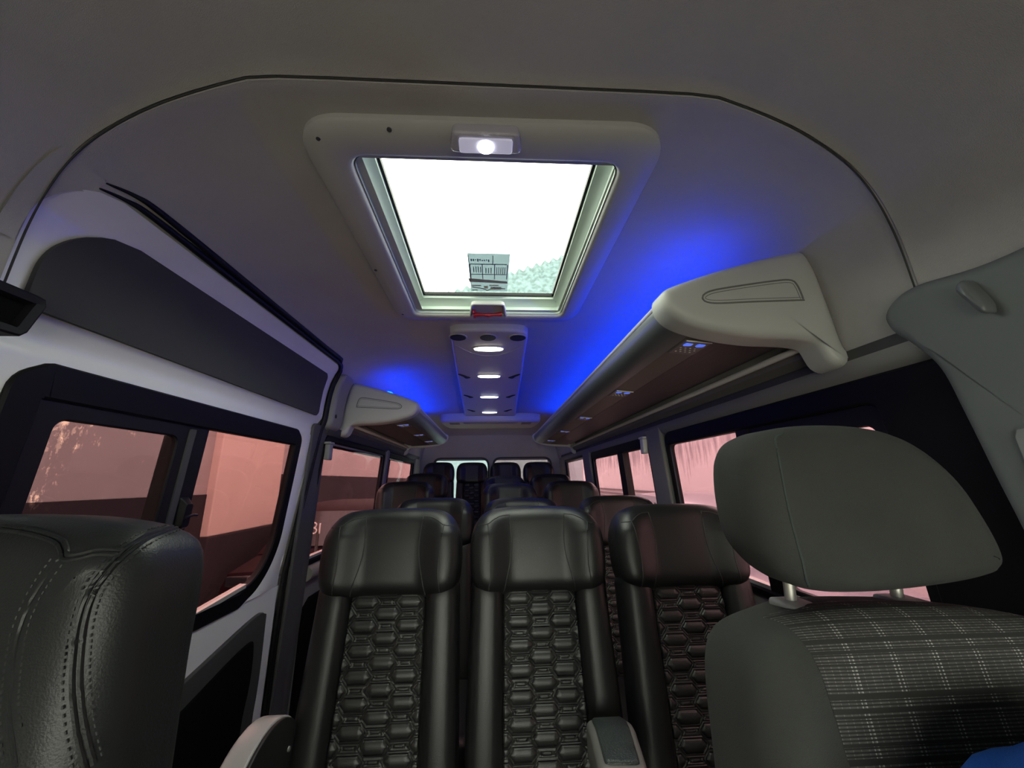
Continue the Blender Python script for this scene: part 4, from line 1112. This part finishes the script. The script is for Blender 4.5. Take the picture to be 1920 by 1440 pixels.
# stained wall on the right
ST = mat('stained_plaster', (.60, .52, .52), .9); nt = ST.node_tree; b = nt.nodes['Principled BSDF']
tc = nt.nodes.new('ShaderNodeTexCoord'); mp_ = nt.nodes.new('ShaderNodeMapping'); mp_.inputs['Scale'].default_value = (1, 5.0, .6)
n1 = nt.nodes.new('ShaderNodeTexNoise'); n1.inputs['Scale'].default_value = 1.6; n1.inputs['Detail'].default_value = 7; n1.inputs['Roughness'].default_value = .65
nt.links.new(tc.outputs['Object'], mp_.inputs[0]); nt.links.new(mp_.outputs[0], n1.inputs['Vector'])
sp = nt.nodes.new('ShaderNodeSeparateXYZ'); nt.links.new(tc.outputs['Object'], sp.inputs[0])
mr = nt.nodes.new('ShaderNodeMapRange'); mr.inputs['From Min'].default_value = H - .2 - GZ; mr.inputs['From Max'].default_value = H + .60 - GZ; mr.inputs['To Min'].default_value = -.16; mr.inputs['To Max'].default_value = .12
nt.links.new(sp.outputs['Z'], mr.inputs['Value'])
ad = nt.nodes.new('ShaderNodeMath'); nt.links.new(mr.outputs[0], ad.inputs[0]); nt.links.new(n1.outputs['Fac'], ad.inputs[1])
cr = nt.nodes.new('ShaderNodeValToRGB'); cr.color_ramp.elements[0].position = .50; cr.color_ramp.elements[0].color = (.62, .54, .54, 1); cr.color_ramp.elements[1].position = .72; cr.color_ramp.elements[1].color = (.30, .25, .26, 1)
nt.links.new(ad.outputs[0], cr.inputs['Fac']); nt.links.new(cr.outputs['Color'], b.inputs['Base Color'])
rw = empty('boundary_wall', (4.2, 5.5, GZ)); tag(rw, 'pale plastered wall with dark rain stains, outside the right windows', 'wall')
mb = MB(); mb.box(-.1, .1, -9.5, 18, 0, H + 2.2 - GZ); obj('plaster_wall', mb.v, mb.f, ST, rw, False)
mb = MB(); mb.box(-.16, -.09, -9.5, 18, H - .33 - GZ, H - .30 - GZ); mb.box(-.16, -.09, -9.5, 18, H - .46 - GZ, H - .42 - GZ); mb.box(-.16, -.09, -9.5, 18, H - .60 - GZ, H - .54 - GZ); obj('ledge', mb.v, mb.f, mat('ledge_dark', (.14, .11, .12), .8), rw, False)
# column on the left
cl = empty('concrete_column', (-3.94, 6.55, GZ)); tag(cl, 'broad pale plastered column in front of the wall, seen through the sliding door window', 'column')
mb = MB(); mb.box(-.15, .15, -.84, .84, H - .68 - GZ, H + 2.2 - GZ, .02); obj('shaft', mb.v, mb.f, COLM, cl, False)
mb = MB(); mb.box(-.16, .16, -.85, .85, 0, H - .68 - GZ, .02); obj('painted_base', mb.v, mb.f, PDADO, cl, False)

def car(name, lab, x, y, rz, paint, Hc, Lc=4.0, Wc=1.68):
    c = empty(name, (x, y, GZ), rz); tag(c, lab, 'car')
    # side profile, length along local y
    low = [(-.50, .18), (-.50, .42), (-.485, .56), (-.30, .62), (.0, .64), (.33, .62), (.47, .57), (.50, .40), (.50, .18)]
    hp_ = [(y_ * Lc, z_ * Hc / .64 * .64) for y_, z_ in low]
    V = []; stations = [-1, -.96, -.6, 0, .6, .96, 1]
    prof = [(a * Lc, b * Hc) for a, b in [(-.5, .17), (-.5, .40), (-.47, .50), (-.30, .58), (.32, .60), (.47, .55), (.50, .42), (.50, .17)]]
    L = [[(s * Wc / 2, a * (1 - .03 * abs(s) ** 6), b - (.0 if b < .3 * Hc else .03 * abs(s) ** 6)) for a, b in prof] for s in stations]
    v, f = loft(L, True, True); obj('lower_body', v, f, paint, c)
    cab = [(a * Lc, b * Hc) for a, b in [(-.31, .575), (-.14, .93), (-.06, .985), (.18, 1.0), (.30, .97), (.44, .60)]]
    L = [[(s * Wc / 2 * (1 - .18 * max(0, (b / Hc - .57) / .43) * 1), a, b - .02 * abs(s) ** 4) for a, b in cab] for s in stations]
    v, f = loft(L, True, True); cb_ = obj('cabin', v, f, paint, c)
    for sg in (-1, 1):
        for g_ in ([(-.26, .61), (-.15, .88), (.02, .93), (.02, .61)], [(.045, .61), (.045, .93), (.25, .91), (.36, .62)]):
            q = [(sg * (Wc / 2 * (1 - .18 * (b - .57) / .43) + .006), a * Lc, b * Hc) for a, b in g_]
            q2 = [(p[0] - sg * .03, p[1], p[2]) for p in q]
            v, f = loft([q, q2], True, True); obj('side_glass', v, f, CARGL, cb_, False)
    q = [(-.60, -.295, .61), (.60, -.295, .61), (.52, -.150, .90), (-.52, -.150, .90)]
    v, f = loft([[(a, b * Lc - .02, c_ * Hc + .02) for a, b, c_ in q], [(a, b * Lc + .02, c_ * Hc - .01) for a, b, c_ in q]], True, True); obj('windscreen', v, f, CARGL, cb_, False)
    for sg in (-1, 1):
        for yy in (-.31, .31):
            mb = MB(); mb.disc((sg * (Wc / 2 - .19), yy * Lc, .31), (sg, 0, 0), .31, .20, 28, .03); wh = obj('wheel', mb.v, mb.f, TYRE, c)
            mb = MB(); mb.disc((sg * (Wc / 2 + .005), yy * Lc, .31), (sg, 0, 0), .19, .012, 20, .005); obj('wheel_rim', mb.v, mb.f, ALU, wh)
        mb = MB(); mb.box(sg * .62 - .14, sg * .62 + .14, -.5 * Lc - .01, -.5 * Lc + .08, .40 * Hc, .48 * Hc, .02); obj('headlight', mb.v, mb.f, CARGL, c)
    return c
car('parked_car', 'dark maroon car parked outside the left rear window', -2.44, 7.25, 0, CARRED, 1.50)
car('parked_car', 'silver car parked beside the stained wall, seen through the right window', 2.95, 5.3, 0, CARSIL, 1.60)
# white number plate marked 3
sn = empty('number_sign', (-1.50, 3.60, H - .37)); tag(sn, 'small white sign with the figure 3, low in the left rear window', 'sign')
mb = MB(); mb.tube([(x, .0, z) for x, z in smooth_open([(-.036, .034), (-.018, .042), (.000, .030), (-.006, .006), (-.022, .000), (-.002, -.008), (.004, -.030), (-.016, -.046), (-.038, -.038)], 6)], .0055, 8)
obj('figure_three', mb.v, mb.f, WHT, sn)
mb = MB(); mb.box(.018, .030, .012, .022, -.050, .036, .002); obj('white_bar', mb.v, mb.f, WHT, sn)
mb = MB(); mb.box(-.01, .01, .03, .05, GZ - (H - .37), -.02); obj('post', mb.v, mb.f, TRIMD, sn)

# neighbouring building behind, pale wall and a corrugated mossy roof climbing to the right
nb = empty('neighbouring_building', (1.2, 9.0, GZ)); tag(nb, 'pale building behind the van with a mottled green corrugated roof edge', 'building')
mb = MB(); mb.box(-3.0, 1.0, .3, .6, 0, 4.2); obj('rear_wall', mb.v, mb.f, PALE, nb, False)
MOSS = mat('mossy_corrugated_sheet', (.30, .42, .38), .9); nt = MOSS.node_tree; b = nt.nodes['Principled BSDF']
tc = nt.nodes.new('ShaderNodeTexCoord'); n1 = nt.nodes.new('ShaderNodeTexNoise'); n1.inputs['Scale'].default_value = 9; n1.inputs['Detail'].default_value = 6
nt.links.new(tc.outputs['Object'], n1.inputs['Vector']); cr = nt.nodes.new('ShaderNodeValToRGB'); cr.color_ramp.elements[0].position = .38; cr.color_ramp.elements[0].color = (.060, .092, .095, 1); cr.color_ramp.elements[1].position = .62; cr.color_ramp.elements[1].color = (.115, .165, .175, 1)
nt.links.new(n1.outputs['Fac'], cr.inputs['Fac']); nt.links.new(cr.outputs['Color'], b.inputs['Base Color'])
def rf(a, b_):
    u = -1.8 + 4.1 * a                                  # along the eave line, climbing to the right
    z0 = H - GZ + .47 * 9.0 + .375 * (u + .9 + 1.2 - .35)
    cz = .05 * math.sin(2 * math.pi * u / .22)
    q = b_
    return (u - 1.2 + .0, -.30 + 0.9 * q - .9, z0 - 2.2 * (1 - q) + cz)
v, f = grid(rf, 420, 6); rfo = obj('corrugated_roof', v, f, MOSS, nb); so = rfo.modifiers.new('s', 'SOLIDIFY'); so.thickness = .03
